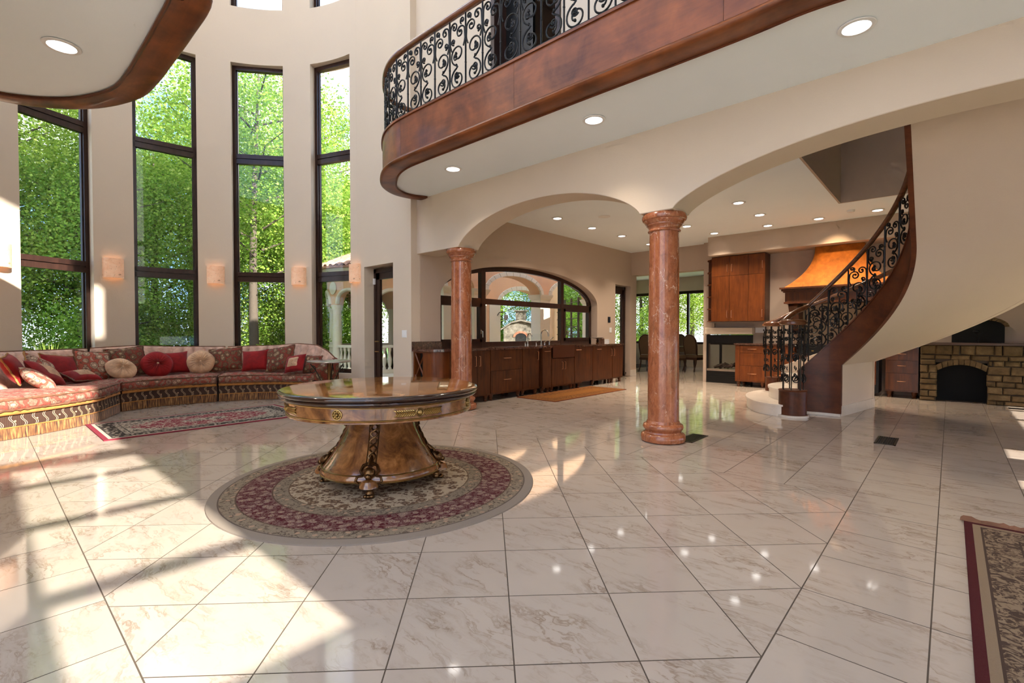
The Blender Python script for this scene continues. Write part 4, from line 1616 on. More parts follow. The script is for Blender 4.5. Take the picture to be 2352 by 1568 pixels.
cabinet('base_cabinet', 'dark wood single-door cabinet between drawers and sink base', 'cabinet', G, fk, 6.96, 7.46, 0.52, ZB, ZT,
        [('door', 6.96, 7.46, ZB, ZT, [(7.41, 0.76, 0.16, True)])], DK)
cabinet('base_cabinet', 'narrow dark wood pull-out cabinet just before the copper sink', 'cabinet', G, fk2, 7.50, 7.79, 0.57, ZB, ZT,
        [('drawer', 7.50, 7.79, ZB, ZT, [(7.65, 0.84, 0.16, False)])], DK)
cabinet('base_cabinet', 'dark wood sink base with two doors under the copper apron', 'cabinet', G, fk2, 7.80, 8.60, 0.57, ZB, 0.70,
        [('door', 7.80, 8.20, ZB, 0.68, [(8.15, 0.53, 0.15, True)]), ('door', 8.20, 8.60, ZB, 0.68, [(8.25, 0.53, 0.15, True)])], DK)
cabinet('base_cabinet', 'narrow dark wood pull-out cabinet just past the copper sink', 'cabinet', G, fk2, 8.61, 8.89, 0.57, ZB, ZT,
        [('drawer', 8.61, 8.89, ZB, ZT, [(8.75, 0.84, 0.16, False)])], DK)
cabinet('dishwasher_cabinet', 'plain dark wood panel cabinet without handles in the sink run', 'cabinet', G, fk, 8.93, 9.40, 0.52, ZB, ZT,
        [('door', 8.93, 9.40, ZB, ZT, [])], DK, False)
cabinet('base_cabinet', 'wide dark wood cabinet with a top pull near the far door', 'cabinet', G, fk, 9.41, 10.26, 0.52, ZB, ZT,
        [('door', 9.41, 10.26, ZB, ZT, [(9.66, 0.83, 0.14, False), (10.20, 0.74, 0.16, True)])], DK)
cabinet('base_cabinet', 'last dark wood cabinet of the sink run beside the far door', 'cabinet', G, fk, 10.27, 10.76, 0.52, ZB, ZT,
        [('door', 10.27, 10.76, ZB, ZT, [(10.33, 0.74, 0.16, True)])], DK)

# rounded end with the lattice wine rack
t = thing('wine_rack_cabinet', 'rounded end cabinet with crossed-lattice wine rack by the porch wall', 'cabinet', (0, 0, 0))
arc = [(-6.33 + 0.28 * sind(a), 5.15 - 0.30 * cosd(a)) for a in range(0, 91, 9)]
poly = [(-6.60, 4.99)] + [(-6.60, 5.44), (-6.05, 5.44)] + list(reversed(arc[1:])) + [(-6.33, 4.99)]
obj('body', MB().prism(poly, ZB, ZT), DK, t, 20)
rows = [[(x, y - 0.004, z) for x, y in [(-6.33 + 0.285 * sind(a), 5.15 - 0.305 * cosd(a)) for a in range(0, 91, 9)]] for z in (ZB, ZT)]
obj('curved_door', MB().grid(rows), M['cab_orange'], t, 60)
rk = MB().box(-6.605, -6.58, 4.845, 4.985, ZB, ZT).box(-6.355, -6.33, 4.845, 4.985, ZB, ZT).box(-6.58, -6.355, 4.845, 4.985, ZT - 0.025, ZT).box(-6.58, -6.355, 4.845, 4.985, ZB, ZB + 0.025)
obj('rack_frame', rk, M['cab_orange'], t, 0)
obj('rack_back', MB().box(-6.58, -6.355, 4.97, 4.985, ZB, ZT), M['soot_and_shade'], t, 0)  # black sheet stands for the shade inside the rack
for q in range(2):
    for sgn in (1, -1):
        z0 = ZB + 0.03 + q * 0.355
        z1 = z0 + 0.355
        a, b = ((-6.575, z0), (-6.36, z1)) if sgn > 0 else ((-6.36, z0), (-6.575, z1))
        obj('lattice_bar', MB().tube([(a[0], 4.872 + 0.010 * sgn, a[1]), (b[0], 4.872 + 0.010 * sgn, b[1])], 0.014, 4), M['cab_orange'], t)
for x, y in ((-6.5, 4.92), (-6.12, 5.36), (-6.3, 4.95)):
    obj('foot', MB().lathe([(0.028, 0), (0.036, 0.02), (0.026, 0.04), (0.040, 0.07), (0.044, ZB)], 12, (x, y, 0)), DK, t)

# worktop with a cut-out for the sink
arcb = [(-6.33 + 0.32 * sind(a), 5.15 - 0.33 * cosd(a)) for a in range(0, 91, 9)]
mb = MB().prism([(-6.615, 5.5), (-6.615, 4.82)] + arcb + [(-6.01, 5.5)], CT - 0.04, CT)
mb.box(-6.615, -6.01, 5.5, 7.48, CT - 0.04, CT)
mb.box(-6.615, -5.96, 7.48, 7.82, CT - 0.04, CT)
mb.box(-6.615, -6.52, 7.82, 8.58, CT - 0.04, CT)
mb.box(-6.615, -5.96, 8.58, 8.91, CT - 0.04, CT)
mb.box(-6.615, -6.01, 8.91, 10.80, CT - 0.04, CT)
wt = tag(obj('worktop', mb, M['granite'], None, 20), 'long dark granite worktop of the sink run', 'worktop')
obj('backsplash', MB().box(-6.615, -6.59, 4.82, WV0, CT, CT + 0.12), M['granite'], wt, 0)
mb = MB().box(-6.615, -6.59, WV1, 10.80, CT, CT + 0.12)
obj('backsplash', mb, M['granite'], wt, 0)

# copper apron sink
t = thing('apron_sink', 'hammered copper apron-front sink set in the dark worktop', 'sink', (0, 0, 0))
mb = MB().box(-5.985, -5.965, 7.82, 8.58, 0.70, CT + 0.006)
obj('apron', mb, M['copper'], t, 0)
mb = MB().box(-6.50, -5.985, 7.84, 8.56, 0.72, 0.735).box(-6.515, -6.50, 7.83, 8.57, 0.72, CT).box(-6.50, -5.985, 7.825, 7.84, 0.72, CT).box(-6.50, -5.985, 8.56, 8.575, 0.72, CT)
obj('basin', mb, M['copper'], t, 0)


def faucet(y, h, reach, lab, extra):
    t = thing('faucet', lab, 'faucet', (-6.555, y, CT), 0)
    P = [(0, 0, 0), (0, 0, h - reach / 2)] + [(reach / 2 - reach / 2 * cosd(a), 0, h - reach / 2 + reach / 2 * sind(a)) for a in range(20, 181, 20)] + [(reach, 0, h - reach * 0.75)]
    obj('spout', MB().tube(P, 0.013, 10), M['nickel'], t, 60)
    obj('base', MB().lathe([(0.028, 0), (0.028, 0.01), (0.018, 0.03), (0.016, 0.05), (0, 0.05)], 14), M['nickel'], t)
    for dy in extra:
        obj('lever', MB().lathe([(0.020, 0), (0.018, 0.02), (0.012, 0.05), (0.016, 0.06), (0, 0.065)], 12, (0, dy, 0)).tube([(0, dy, 0.06), (0.05, dy, 0.085)], 0.007, 6), M['nickel'], t, 60)
    return t


faucet(8.17, 0.33, 0.19, 'tall gooseneck kitchen faucet with two levers at the copper sink', (-0.17, 0.12))
faucet(7.72, 0.25, 0.11, 'small gooseneck water tap left of the tall faucet', (-0.08,))
t = thing('side_sprayer', 'angled spray handset beside the tall kitchen faucet', 'sprayer', (-6.55, 8.45, CT))
obj('holder', MB().lathe([(0.024, 0), (0.018, 0.03), (0.014, 0.06), (0, 0.062)], 12), M['nickel'], t)
obj('handset', MB().tube([(0, 0, 0.05), (0.01, 0.03, 0.12), (0.03, 0.09, 0.17)], [0.012, 0.013, 0.018], 8), M['nickel'], t, 60)
# small things on the worktop
t = thing('glass_dish', 'shallow glass dish on a dark stem at the worktop end', 'dish', (-6.42, 10.20, CT))
obj('stem', MB().lathe([(0.05, 0), (0.045, 0.01), (0.02, 0.03), (0.035, 0.06), (0.015, 0.10), (0.03, 0.12)], 14), M['bronze'], t)
obj('bowl', MB().lathe([(0.02, 0.115), (0.10, 0.128), (0.17, 0.15), (0.168, 0.155), (0.09, 0.135), (0, 0.128)], 24), M['table_stone'], t)
t = thing('card_holder', 'small white filigree card holder on the worktop end', 'holder', (-6.28, 10.42, CT))
mb = MB()
for k in range(5):
    mb.tube([(0, -0.08 + 0.04 * k, 0), (0, -0.08 + 0.04 * k, 0.10)], 0.004, 5)
    mb.tube([(0, -0.08 + 0.032 * math.cos(a) * 0.6 + 0.04 * k, 0.05 + 0.03 * math.sin(a)) for a in [2 * PI * q / 10 for q in range(11)]], 0.004, 5)
mb.tube([(0, -0.1, 0), (0, 0.1, 0)], 0.005, 5).tube([(0, -0.1, 0.10), (0, 0.1, 0.10)], 0.005, 5)
stuff(obj('filigree', mb, M['white'], t))
obj('card', MB().box(-0.012, -0.008, -0.09, 0.09, 0.003, 0.09), M['white'], t)


def plate(name, f, a, z, w, h, lab, cat, n=1, mat='white'):
    t = thing(name, lab, cat, f(a, 0, z))
    o = Vector(f(a, 0, z))

    def bx(p0, p1, q0, q1, d0, d1):
        A, B = Vector(f(a + p0, d0, z + q0)) - o, Vector(f(a + p1, d1, z + q1)) - o
        return MB().box(min(A.x, B.x), max(A.x, B.x), min(A.y, B.y), max(A.y, B.y), q0, q1)
    obj('plate', bx(-w / 2, w / 2, -h / 2, h / 2, 0.0, 0.008), M[mat], t, 0)
    for k in range(n):
        c = -w / 2 + w * (k + 0.5) / n
        obj('rocker', bx(c - w / n * 0.3, c + w / n * 0.3, -h * 0.3, h * 0.3, 0.008, 0.013), M[mat], t, 0)
    return t


plate('light_switch', lambda a, d, z: (a, 4.831 - d, z), -6.83, 1.195, 0.13, 0.125, 'white double light switch on the wall beside the porch door', 'light switch', 2)
plate('light_switch', lambda a, d, z: (KX + 0.001 + d, a, z), 11.15, 1.28, 0.11, 0.13, 'white light switch on the kitchen wall by the far door', 'light switch', 2)
plate('wall_thermostat', lambda a, d, z: (KX + 0.001 + d, a, z), 11.08, 1.55, 0.12, 0.15, 'small black wall panel above the kitchen light switch', 'thermostat', 1, 'black')
plate('light_switch', lambda a, d, z: (a, 12.099 - d, z), -3.245, 1.27, 0.21, 0.12, 'white four-gang switch plate above the orange drawers', 'light switch', 4)
tag(obj('door_sensor', MB().box(-8.075, -8.03, 5.0, 5.03, 2.12, 2.23), M['white'], None, 0), 'small white sensor at the top of the porch door frame', 'sensor')
tag(obj('door_sensor', MB().box(-6.76, -6.74, 12.2, 12.22, 0.06, 0.10), M['nickel'], None, 0), 'small metal door stop at the far kitchen door', 'door stop')

# kitchen runner
t = tag(obj('kitchen_runner', MB().box(-0.45, 0.45, -1.25, 1.25, 0.0, 0.010), M['rug_kitchen'], None, 0, (-5.55, 8.0, 0.0)), 'orange-brown runner rug on the floor before the copper sink', 'rug')

# ------------------------------------------------------------------ back wall: cabinets, fireplace, hood, range
fb_ = lambda a, d, z: (a, 11.70 - d, z)
OR = M['cab_orange']
t = thing('wall_cabinet', 'orange cherry wall cabinet with six doors above the fireplace', 'cabinet', (0, 0, 0))
ux0, ux1, ux2, ux3 = -4.21, -3.80, -3.395, -3.05
zb, zm, zt = 1.475, 2.53, 2.985
obj('body', MB().box(ux0, ux3, 11.705, 12.095, zb, zt), M['cab_dark'], t, 0)
for a, b, q0, q1, hx, hz in ((ux0, ux1, zb, zm, ux1 - 0.05, zb + 0.17), (ux1, ux2, zb, zm, ux1 + 0.05, zb + 0.17), (ux2, ux3, zb, zm, ux3 - 0.05, zb + 0.17),
                             (ux0, ux1, zm, zt, ux1 - 0.05, zm + 0.18), (ux1, ux2, zm, zt, ux1 + 0.05, zm + 0.18), (ux2, ux3, zm, zt, ux3 - 0.05, zm + 0.20)):
    d = obj('door', MB().box(a + 0.003, b - 0.003, 11.685, 11.705, q0 + 0.003, q1 - 0.003), OR, t, 0)
    obj('handle', pull(MB(), lambda p, dd, q: (p, 11.685 - dd, q), hx, hz, 0.16, True), M['pull'], d, 60)
obj('end_shelf_back', MB().box(-4.40, ux0 - 0.002, 12.02, 12.05, zb, zt - 0.03), M['cab_dark'], t, 0)
obj('end_shelf_side', MB().box(ux0 - 0.02, ux0 - 0.002, 11.72, 12.05, zb, zt - 0.03), M['cab_dark'], t, 0)
for k in range(6):
    z = zb + (zt - 0.055 - zb) * k / 5
    obj('shelf', MB().prism([(ux0 - 0.02, 11.72), (ux0 - 0.02, 12.02), (-4.40, 12.02), (-4.40, 11.93), (-4.34, 11.80)], z, z + 0.018), OR, t, 0)

# see-through fireplace
t = thing('fireplace_insert', 'black see-through gas fireplace set under the wall cabinet', 'fireplace', (0, 0, 0))
y0, y1 = 12.02, 12.38
fx0, fx1 = -4.44, -3.41
mb = MB().box(fx0, fx1, y0, y1, 0.0, 0.30).box(fx0, fx1, y0, y1, 0.95, 1.16).box(fx0, fx0 + 0.04, y0, y0 + 0.04, 0.3, 0.95).box(fx1 - 0.22, fx1, y0, y1, 0.3, 0.95).box(fx0 + 0.20, fx0 + 0.25, y1 - 0.04, y1, 0.3, 0.95)
obj('surround', mb, M['black'], t, 0)
for k in range(5):
    obj('louver', MB().box(fx0 + 0.02, fx1 - 0.1, y0 - 0.012, y0, 0.97 + 0.036 * k, 0.992 + 0.036 * k), M['black'], t, 0)
for k in range(2):
    obj('louver', MB().box(fx0 + 0.06, fx1 - 0.15, y0 - 0.012, y0, 0.12 + 0.05 * k, 0.15 + 0.05 * k), M['black'], t, 0)
obj('hearth_ledge', MB().box(fx0 + 0.02, fx1 - 0.1, y0 - 0.02, y0 + 0.03, 0.285, 0.34), M['nickel'], t, 0)
obj('pane', MB().box(fx0 + 0.04, fx1 - 0.22, y0 + 0.012, y0 + 0.018, 0.34, 0.95), M['glass'], t, 0)
for k in range(6):
    x = fx0 + 0.25 + 0.075 * k
    obj('fire_log', MB().tube([(x - 0.1, y0 + 0.10 + 0.02 * (k % 3), 0.36 + 0.02 * (k % 2)), (x, y0 + 0.14, 0.41 + 0.025 * (k % 3)), (x + 0.12, y0 + 0.22 - 0.03 * (k % 2), 0.40 + 0.03 * (k % 2))], [0.03, 0.038, 0.026], 8), M['log'], t)
bevel(tag(obj('mantel_shelf', MB().box(-4.46, -3.36, 11.93, 12.1, 1.175, 1.335), M['plaster'], None, 0), 'thick plaster mantel shelf above the black fireplace', 'mantel'), 0.015)
tag(obj('small_box', MB().box(-4.40, -4.24, 11.97, 12.06, 1.336, 1.44), M['plaster_kitchen'], None, 0), 'small tan box standing on the fireplace mantel', 'box')

fd = lambda a, d, z: (a, 11.50 - d, z)
G2 = 'cherry base cabinets of the range wall'
cabinet('drawer_cabinet', 'orange cherry three-drawer cabinet beside the black fireplace', 'cabinet', G2, fd, -3.60, -2.98, 0.50, 0.14, 0.94,
        [('panel', -3.60, -3.50, 0.14, 0.94, []), ('drawer', -3.50, -2.98, 0.76, 0.93, [(-3.24, 0.85, 0.17, False)]), ('drawer', -3.50, -2.98, 0.48, 0.76, []), ('drawer', -3.50, -2.98, 0.14, 0.48, [(-3.24, 0.30, 0.17, False)])], OR, side_mat=DK)
cabinet('drawer_cabinet', 'orange cherry drawer cabinet behind the staircase newel', 'cabinet', G2, fd, -2.97, -2.42, 0.58, 0.14, 0.94,
        [('drawer', -2.97, -2.42, 0.76, 0.93, [(-2.7, 0.85, 0.17, False)]), ('drawer', -2.97, -2.42, 0.48, 0.76, [(-2.7, 0.62, 0.17, False)]), ('drawer', -2.97, -2.42, 0.14, 0.48, [(-2.7, 0.30, 0.17, False)])], OR)
cabinet('drawer_cabinet', 'dark cherry drawer cabinet left of the stone oven', 'cabinet', G2, fd, -0.90, -0.42, 0.58, 0.14, 0.94,
        [('drawer', -0.90, -0.42, 0.70, 0.93, [(-0.66, 0.82, 0.12, False)]), ('drawer', -0.90, -0.42, 0.46, 0.70, [(-0.66, 0.60, 0.12, False)]), ('drawer', -0.90, -0.42, 0.14, 0.46, [(-0.66, 0.31, 0.12, False)])], DK)
tag(obj('worktop', MB().box(-3.62, -2.40, 11.46, 12.015, 0.94, 0.975), M['granite'], None, 0), 'dark granite top on the orange drawer cabinets', 'worktop')
tag(obj('worktop', MB().box(-0.98, -0.42, 11.46, 12.095, 0.94, 0.975), M['granite'], None, 0), 'dark granite top left of the stone oven', 'worktop')
# range
t = thing('kitchen_range', 'wide dark range below the orange hood, seen through the stair railing', 'range', (0, 0, 0))
obj('body', MB().box(-2.38, -1.0, 11.50, 12.08, 0.06, 0.93), M['black'], t, 0)
for a, b in ((-2.34, -1.72), (-1.66, -1.04)):
    d = obj('oven_door', MB().box(a, b, 11.47, 11.50, 0.22, 0.74), M['cab_orange'], t, 0)
    obj('handle', MB().tube([(a + 0.06, 11.44, 0.68), (b - 0.06, 11.44, 0.68)], 0.012, 8), M['brass'], d)
for k in range(8):
    obj('knob', MB().lathe([(0, 0), (0.022, 0), (0.024, 0.02), (0, 0.022)], 12, (-2.25 + 0.16 * k, 11.49, 0.83)), M['brass'], t)
obj('cooktop', MB().box(-2.38, -1.0, 11.48, 12.08, 0.93, 0.96), M['iron'], t, 0)
for k in range(6):
    obj('grate', MB().tube([(-2.2 + 0.2 * k + 0.07 * math.cos(a), 11.75 + 0.07 * math.sin(a), 0.975) for a in [2 * PI * q / 12 for q in range(12)]], 0.008, 5, True), M['black'], t)
tag(obj('tile_backsplash', MB().box(-2.56, -0.80, 12.085, 12.098, 0.96, 1.82), M['backsplash'], None, 0), 'tan tile backsplash behind the range', 'backsplash')

# hood with mantel
t = thing('range_hood', 'flared orange plaster hood on a carved wood mantel', 'range hood', (0, 0, 0))
rows = []
for k in range(15):
    q = k / 14
    w = lerp(0.93, 0.42, 1 - (1 - q) ** 2.3)
    dpt = lerp(0.62, 0.36, 1 - (1 - q) ** 2.3)
    z = lerp(2.17, 2.995, q)
    rows.append([(-1.69 - w, 12.095, z), (-1.69 - w, 12.095 - dpt, z), (-1.69 + w, 12.095 - dpt, z), (-1.69 + w, 12.095, z)])
obj('flare', MB().grid(rows), M['hood'], t, 40)
mb = MB().box(-2.70, -0.68, 11.42, 12.095, 2.13, 2.165).box(-2.67, -0.71, 11.45, 12.095, 2.09, 2.13).box(-2.64, -0.74, 11.48, 12.095, 2.06, 2.09).box(-2.61, -0.77, 11.51, 12.095, 1.86, 2.06).box(-2.63, -0.75, 11.49, 12.095, 1.825, 1.86)
obj('mantel', mb, M['cab_dark'], t, 0)
for x in (-2.47, -0.91):
    P = [(x, 11.58), (x, 11.55), (x, 11.62), (x, 11.72), (x, 11.80), (x, 11.86)]
    zz = [1.825, 1.76, 1.66, 1.52, 1.36, 1.20]
    rows = [[(x - 0.085, p[1], z), (x + 0.085, p[1], z), (x + 0.085, 12.083, z), (x - 0.085, 12.083, z)] for p, z in zip(P, zz)]
    obj('corbel', MB().grid(rows, closed_v=True), M['cab_dark'], t, 50)
ld = bpy.data.lights.new('hood_fill_spot', 'SPOT')  # added spot without a fixture, brightens the hood
ld.energy = 45
ld.color = (1.0, 0.72, 0.42)
ld.spot_size = R_(52)
ld.spot_blend = 0.8
ld.shadow_soft_size = 0.05
hb = bpy.data.objects.new('hood_fill_spot', ld)
link(hb, t, (-1.69, 10.7, 3.38))
hb.rotation_euler = Vector((0, 0.95, -0.82)).to_track_quat('-Z', 'Y').to_euler()

# ------------------------------------------------------------------ stone oven
t = thing('stone_oven', 'low stone wall oven with arched black opening under the stair', 'oven', (0, 0, 0))
oy = 11.40
ox0, ox1, oz = -0.40, 2.3, 1.0
ax0, ax1, asp, aap = -0.16, 0.46, 0.55, 0.66
core = MB()
core.box(ox0 + 0.03, ax0 - 0.02, oy + 0.05, 12.09, 0, oz)
core.box(ax1 + 0.02, ox1, oy + 0.05, 12.09, 0, oz)
core.box(ax0 - 0.02, ax1 + 0.02, oy + 0.05, 12.09, aap + 0.03, oz)
obj('mortar_core', core, M['grout'], t, 0)
obj('firebox', MB().box(ax0 - 0.02, ax1 + 0.02, oy + 0.30, oy + 0.32, 0, aap + 0.03), M['soot_and_shade'], t, 0)
rs = random.Random(3)
z = 0.0
stones = []
while z < oz - 0.03:
    h = min(rs.uniform(0.055, 0.14), oz - z)
    if oz - z - h < 0.04:
        h = oz - z
    x = ox0
    while x < ox1 - 0.01:
        w = rs.uniform(0.09, 0.33)
        if ox1 - x - w < 0.07:
            w = ox1 - x
        x1 = x + w
        mid = z + h / 2
        segs = [(x, x1)]
        if mid < asp + 0.09:
            segs = [(max(x, ox0), min(x1, ax0 - 0.0)), (max(x, ax1 + 0.0), x1)]
        elif mid < aap + 0.085:
            segs = [(x, min(x1, ax0 - 0.02)), (max(x, ax1 + 0.02), x1)]
        for a, b in segs:
            if b - a > 0.035:
                stones.append((a, b, z, z + h))
        x = x1
    z += h
for a, b, q0, q1 in stones:
    g = 0.006
    d = rs.uniform(0.0, 0.03)
    j = [rs.uniform(-0.006, 0.006) for _ in range(8)]
    c = ((a + b) / 2, oy, (q0 + q1) / 2)
    w2, h2 = (b - a) / 2 - g, (q1 - q0) / 2 - g
    ch = min(0.014, w2 * 0.4, h2 * 0.4)
    f0 = [(-w2 + j[0], 0.12, -h2), (w2 + j[1], 0.12, -h2), (w2, 0.12, h2), (-w2, 0.12, h2)]
    f1 = [(-w2 + j[0], 0.012 - d, -h2 + j[2]), (w2 + j[1], 0.012 - d, -h2 + j[3]), (w2 + j[4], 0.012 - d, h2 + j[5]), (-w2 + j[6], 0.012 - d, h2 + j[7])]
    f2 = [(p[0] * (1 - ch / max(w2, 1e-3)), -d - rs.uniform(0, 0.008), p[2] * (1 - ch / max(h2, 1e-3))) for p in f1]
    mb = MB().add(f0 + f1 + f2, [(8, 9, 10, 11)] + [(k, (k + 1) % 4, 4 + (k + 1) % 4, 4 + k) for k in range(4)] + [(4 + k, 4 + (k + 1) % 4, 8 + (k + 1) % 4, 8 + k) for k in range(4)])
    obj('stone', mb, M['stone'], t, 0, c)
n = 9
xc, hw = (ax0 + ax1) / 2, (ax1 - ax0) / 2
for k in range(n):
    ta, tb = -1 + 2 * k / n + 0.012, -1 + 2 * (k + 1) / n - 0.012
    pa = [(xc + hw * q, asp + (aap - asp) * (1 - q * q)) for q in (ta, tb)]
    pb = [(xc + (hw + 0.02) * q, asp + 0.085 + (aap - asp) * (1 - q * q) + 0.01) for q in (ta, tb)]
    obj('arch_stone', MB().prism_map([pa[0], pa[1], pb[1], pb[0]], lambda p, q, d: (p, d, q), oy - 0.02 - 0.01 * (k % 2), oy + 0.1), M['stone'], t, 0)
obj('ledge', MB().box(ox0 - 0.03, ox1, oy - 0.06, 12.09, oz, oz + 0.035), M['ledge'], t, 0)
# black arched oven mouth on top
t = thing('arched_niche', 'black arched niche with rough stone edge above the stone oven', 'niche', (0, 0, 0))
xc, hw, zz = 0.36, 0.34, 1.036
arc = [(xc + hw * cosd(a), zz + 0.28 + 0.13 * sind(a)) for a in range(0, 181, 12)]
obj('niche_panel', MB().prism_map([(xc - hw, zz), (xc + hw, zz)] + arc, lambda p, q, d: (p, d, q), 11.94, 12.09), M['soot_and_shade'], t, 0)
for k in range(15):
    a, b = 12 * k + 0.8, 12 * (k + 1) - 0.8
    P = [(xc + (hw - 0.005) * cosd(a), zz + 0.28 + 0.128 * sind(a)), (xc + (hw - 0.005) * cosd(b), zz + 0.28 + 0.128 * sind(b)), (xc + (hw + 0.055) * cosd(b), zz + 0.28 + 0.19 * sind(b)), (xc + (hw + 0.055) * cosd(a), zz + 0.28 + 0.19 * sind(a))]
    obj('arch_stone', MB().prism_map(P, lambda p, q, d: (p, d, q), 11.90, 12.09), M['stone'], t, 0)
t = thing('iron_bird', 'small dark iron ornament inside the arched niche', 'ornament', (0.36, 11.86, 1.036))
obj('stem', MB().tube([(0, 0, 0), (0.01, 0, 0.10), (-0.015, 0, 0.17)], 0.012, 8), M['iron'], t)
obj('figure', MB().sphere((-0.02, 0, 0.20), 0.035, 10, 6, (1.4, 0.7, 0.8)), M['iron'], t)

# floor vents
for (x, y, rz), lab in (((-0.515, 6.84, 0.0), 'dark metal floor vent in the open marble before the staircase'), ((-2.19, 5.51, 0.0), 'dark floor vent tucked behind the lone red column'), ((0.95, 11.1, PI / 2), 'dark floor vent beside the stone oven')):
    t = thing('floor_vent', lab, 'floor vent', (x, y, 0), rz, 'floor vents')
    w, h = 0.095, 0.24
    mb = MB().box(-w, -w + 0.02, -h, h, 0, 0.006).box(w - 0.02, w, -h, h, 0, 0.006).box(-w, w, -h, -h + 0.02, 0, 0.006).box(-w, w, h - 0.02, h, 0, 0.006)
    obj('frame', mb, M['iron_bronze'], t, 0)
    obj('shade_sheet', MB().box(-w + 0.02, w - 0.02, -h + 0.02, h - 0.02, 0.0005, 0.001), M['soot_and_shade'], t, 0)  # flat black sheet painted as the dark below the slats
    for k in range(7):
        x_ = -w + 0.02 + (2 * w - 0.04) * (k + 0.5) / 7
        obj('slat', MB().box(x_ - 0.004, x_ + 0.004, -h + 0.02, h - 0.02, 0.001, 0.005), M['iron_bronze'], t, 0)

# ------------------------------------------------------------------ dining chairs and table
def dining_chair():
    t = thing('dining_chair', '', 'chair', (0, 0, 0), 0, 'dining chairs')
    bk = []
    for k in range(17):
        a = PI * k / 16
        bk.append((0.235 * math.cos(a), 0.78 + 0.36 * math.sin(a) ** 0.75))
    prof = [(-0.21, 0.50), (0.21, 0.50)] + bk
    lean = lambda p, q, d: (p, 0.24 + d + (q - 0.5) * 0.16, q)
    obj('backrest', MB().prism_map([(x * 0.9, 0.53 + (z - 0.5) * 0.94) for x, z in prof], lean, -0.05, 0.0), M['leather'], t, 30)
    obj('back_frame', MB().tube([lean(x, z, -0.02) for x, z in [prof[1]] + bk + [prof[0]]], 0.024, 6), M['chair_wood'], t, 60)
    obj('seat', MB().prism([(-0.25, -0.26), (0.25, -0.26), (0.22, 0.25), (-0.22, 0.25)], 0.43, 0.52), M['leather'], t, 0)
    obj('seat_rail', MB().prism([(-0.26, -0.27), (0.26, -0.27), (0.23, 0.26), (-0.23, 0.26)], 0.36, 0.43), M['chair_wood'], t, 0)
    for sx in (-1, 1):
        obj('leg', MB().tube([(sx * 0.22, -0.23, 0.38), (sx * 0.235, -0.25, 0.25), (sx * 0.22, -0.235, 0.08), (sx * 0.225, -0.25, 0)], [0.032, 0.03, 0.018, 0.024], 8), M['chair_wood'], t)
        obj('leg', MB().tube([(sx * 0.19, 0.22, 0.5), (sx * 0.19, 0.25, 0.25), (sx * 0.20, 0.36, 0)], [0.026, 0.024, 0.02], 8), M['chair_wood'], t)
    return t


ch = dining_chair()
spots = [((-5.95, 15.2, 0), R_(165), 'leather dining chair seen beside the fireplace, its seat showing'), ((-6.35, 14.45, 0), R_(150), 'leather dining chair half hidden by the lone column'),
         ((-7.0, 14.2, 0), R_(180), 'leather dining chair left of the lone column'), ((-7.1, 16.4, 0), R_(0), 'leather dining chair across the dining table')]
for k, (loc, rz, lab) in enumerate(spots):
    if k == 0:
        ch.location, ch.rotation_euler, ch['label'] = loc, (0, 0, rz), lab
    else:
        dup(ch, loc, rz, lab)
t = thing('dining_table', 'dark round dining table behind the lone column', 'table', (-6.95, 15.35, 0))
obj('top', MB().lathe([(0, 0.72), (0.66, 0.72), (0.70, 0.735), (0.70, 0.755), (0, 0.76)], 40), M['chair_wood'], t)
obj('pedestal', MB().lathe([(0.30, 0), (0.28, 0.05), (0.10, 0.12), (0.08, 0.4), (0.14, 0.6), (0.10, 0.72)], 24), M['chair_wood'], t)
# ------------------------------------------------------------------ rugs
RUGC = (-3.46, 2.225)
tag(obj('round_rug', MB().lathe([(0, 0.012), (1.225, 0.012), (1.24, 0.008), (1.243, 0.0)], 96, (0, 0, 0)), M['rug_round'], None, 40, (*RUGC, 0.0)), 'round cream and maroon floral rug under the pedestal table', 'rug')
tag(obj('medallion_rug', MB().box(-0.70, 0.70, -1.20, 1.20, 0, 0.011), M['rug_sofa'], None, 0, (-7.70, 2.12, 0)), 'red and cream medallion rug in front of the curved sofa', 'rug')
r = thing('antique_rug', 'worn beige and maroon rug with ragged fringed end at the right edge', 'rug', (1.18, 3.03, 0))
obj('pile', MB().box(-1.1, 1.1, -1.2, 1.2, 0, 0.013), M['rug_old'], r, 0)
rows = []
rr = random.Random(5)
for k in range(90):
    x = -1.12 + 2.22 * k / 89
    e = 0.05 + rr.uniform(-0.012, 0.03)
    z = 0.012 + 0.018 * abs(math.sin(k * 0.7)) * rr.random()
    rows.append([(x, 1.195, 0.014), (x + rr.uniform(-0.008, 0.008), 1.195 + e * 0.5, 0.016 + z), (x + rr.uniform(-0.012, 0.012), 1.195 + e, z)])
obj('fringe', MB().grid(rows), M['mix_cord'], r, 0)

# ------------------------------------------------------------------ pedestal table
t = thing('pedestal_table', 'large round burl wood pedestal table with gilt mounts and lion feet', 'table', (*RUGC, 0.012), 0)
TR = 0.785
obj('top', MB().lathe([(0, 0.775), (TR - 0.05, 0.775), (TR - 0.03, 0.772)], 96), M['tabletop'], t, 40)
obj('edge_molding', MB().lathe([(TR - 0.03, 0.772), (TR - 0.012, 0.768), (TR - 0.002, 0.760), (TR, 0.748), (TR - 0.008, 0.736), (TR - 0.02, 0.733), (TR - 0.012, 0.728), (TR - 0.010, 0.718), (TR - 0.02, 0.708), (TR - 0.05, 0.703)], 96), M['edge'], t, 60)
AR = 0.72
obj('apron', MB().lathe([(AR + 0.012, 0.704), (AR, 0.698), (AR, 0.60), (AR + 0.006, 0.594), (AR + 0.006, 0.585), (AR - 0.02, 0.582), (0.2, 0.585)], 96), M['burl'], t, 40)
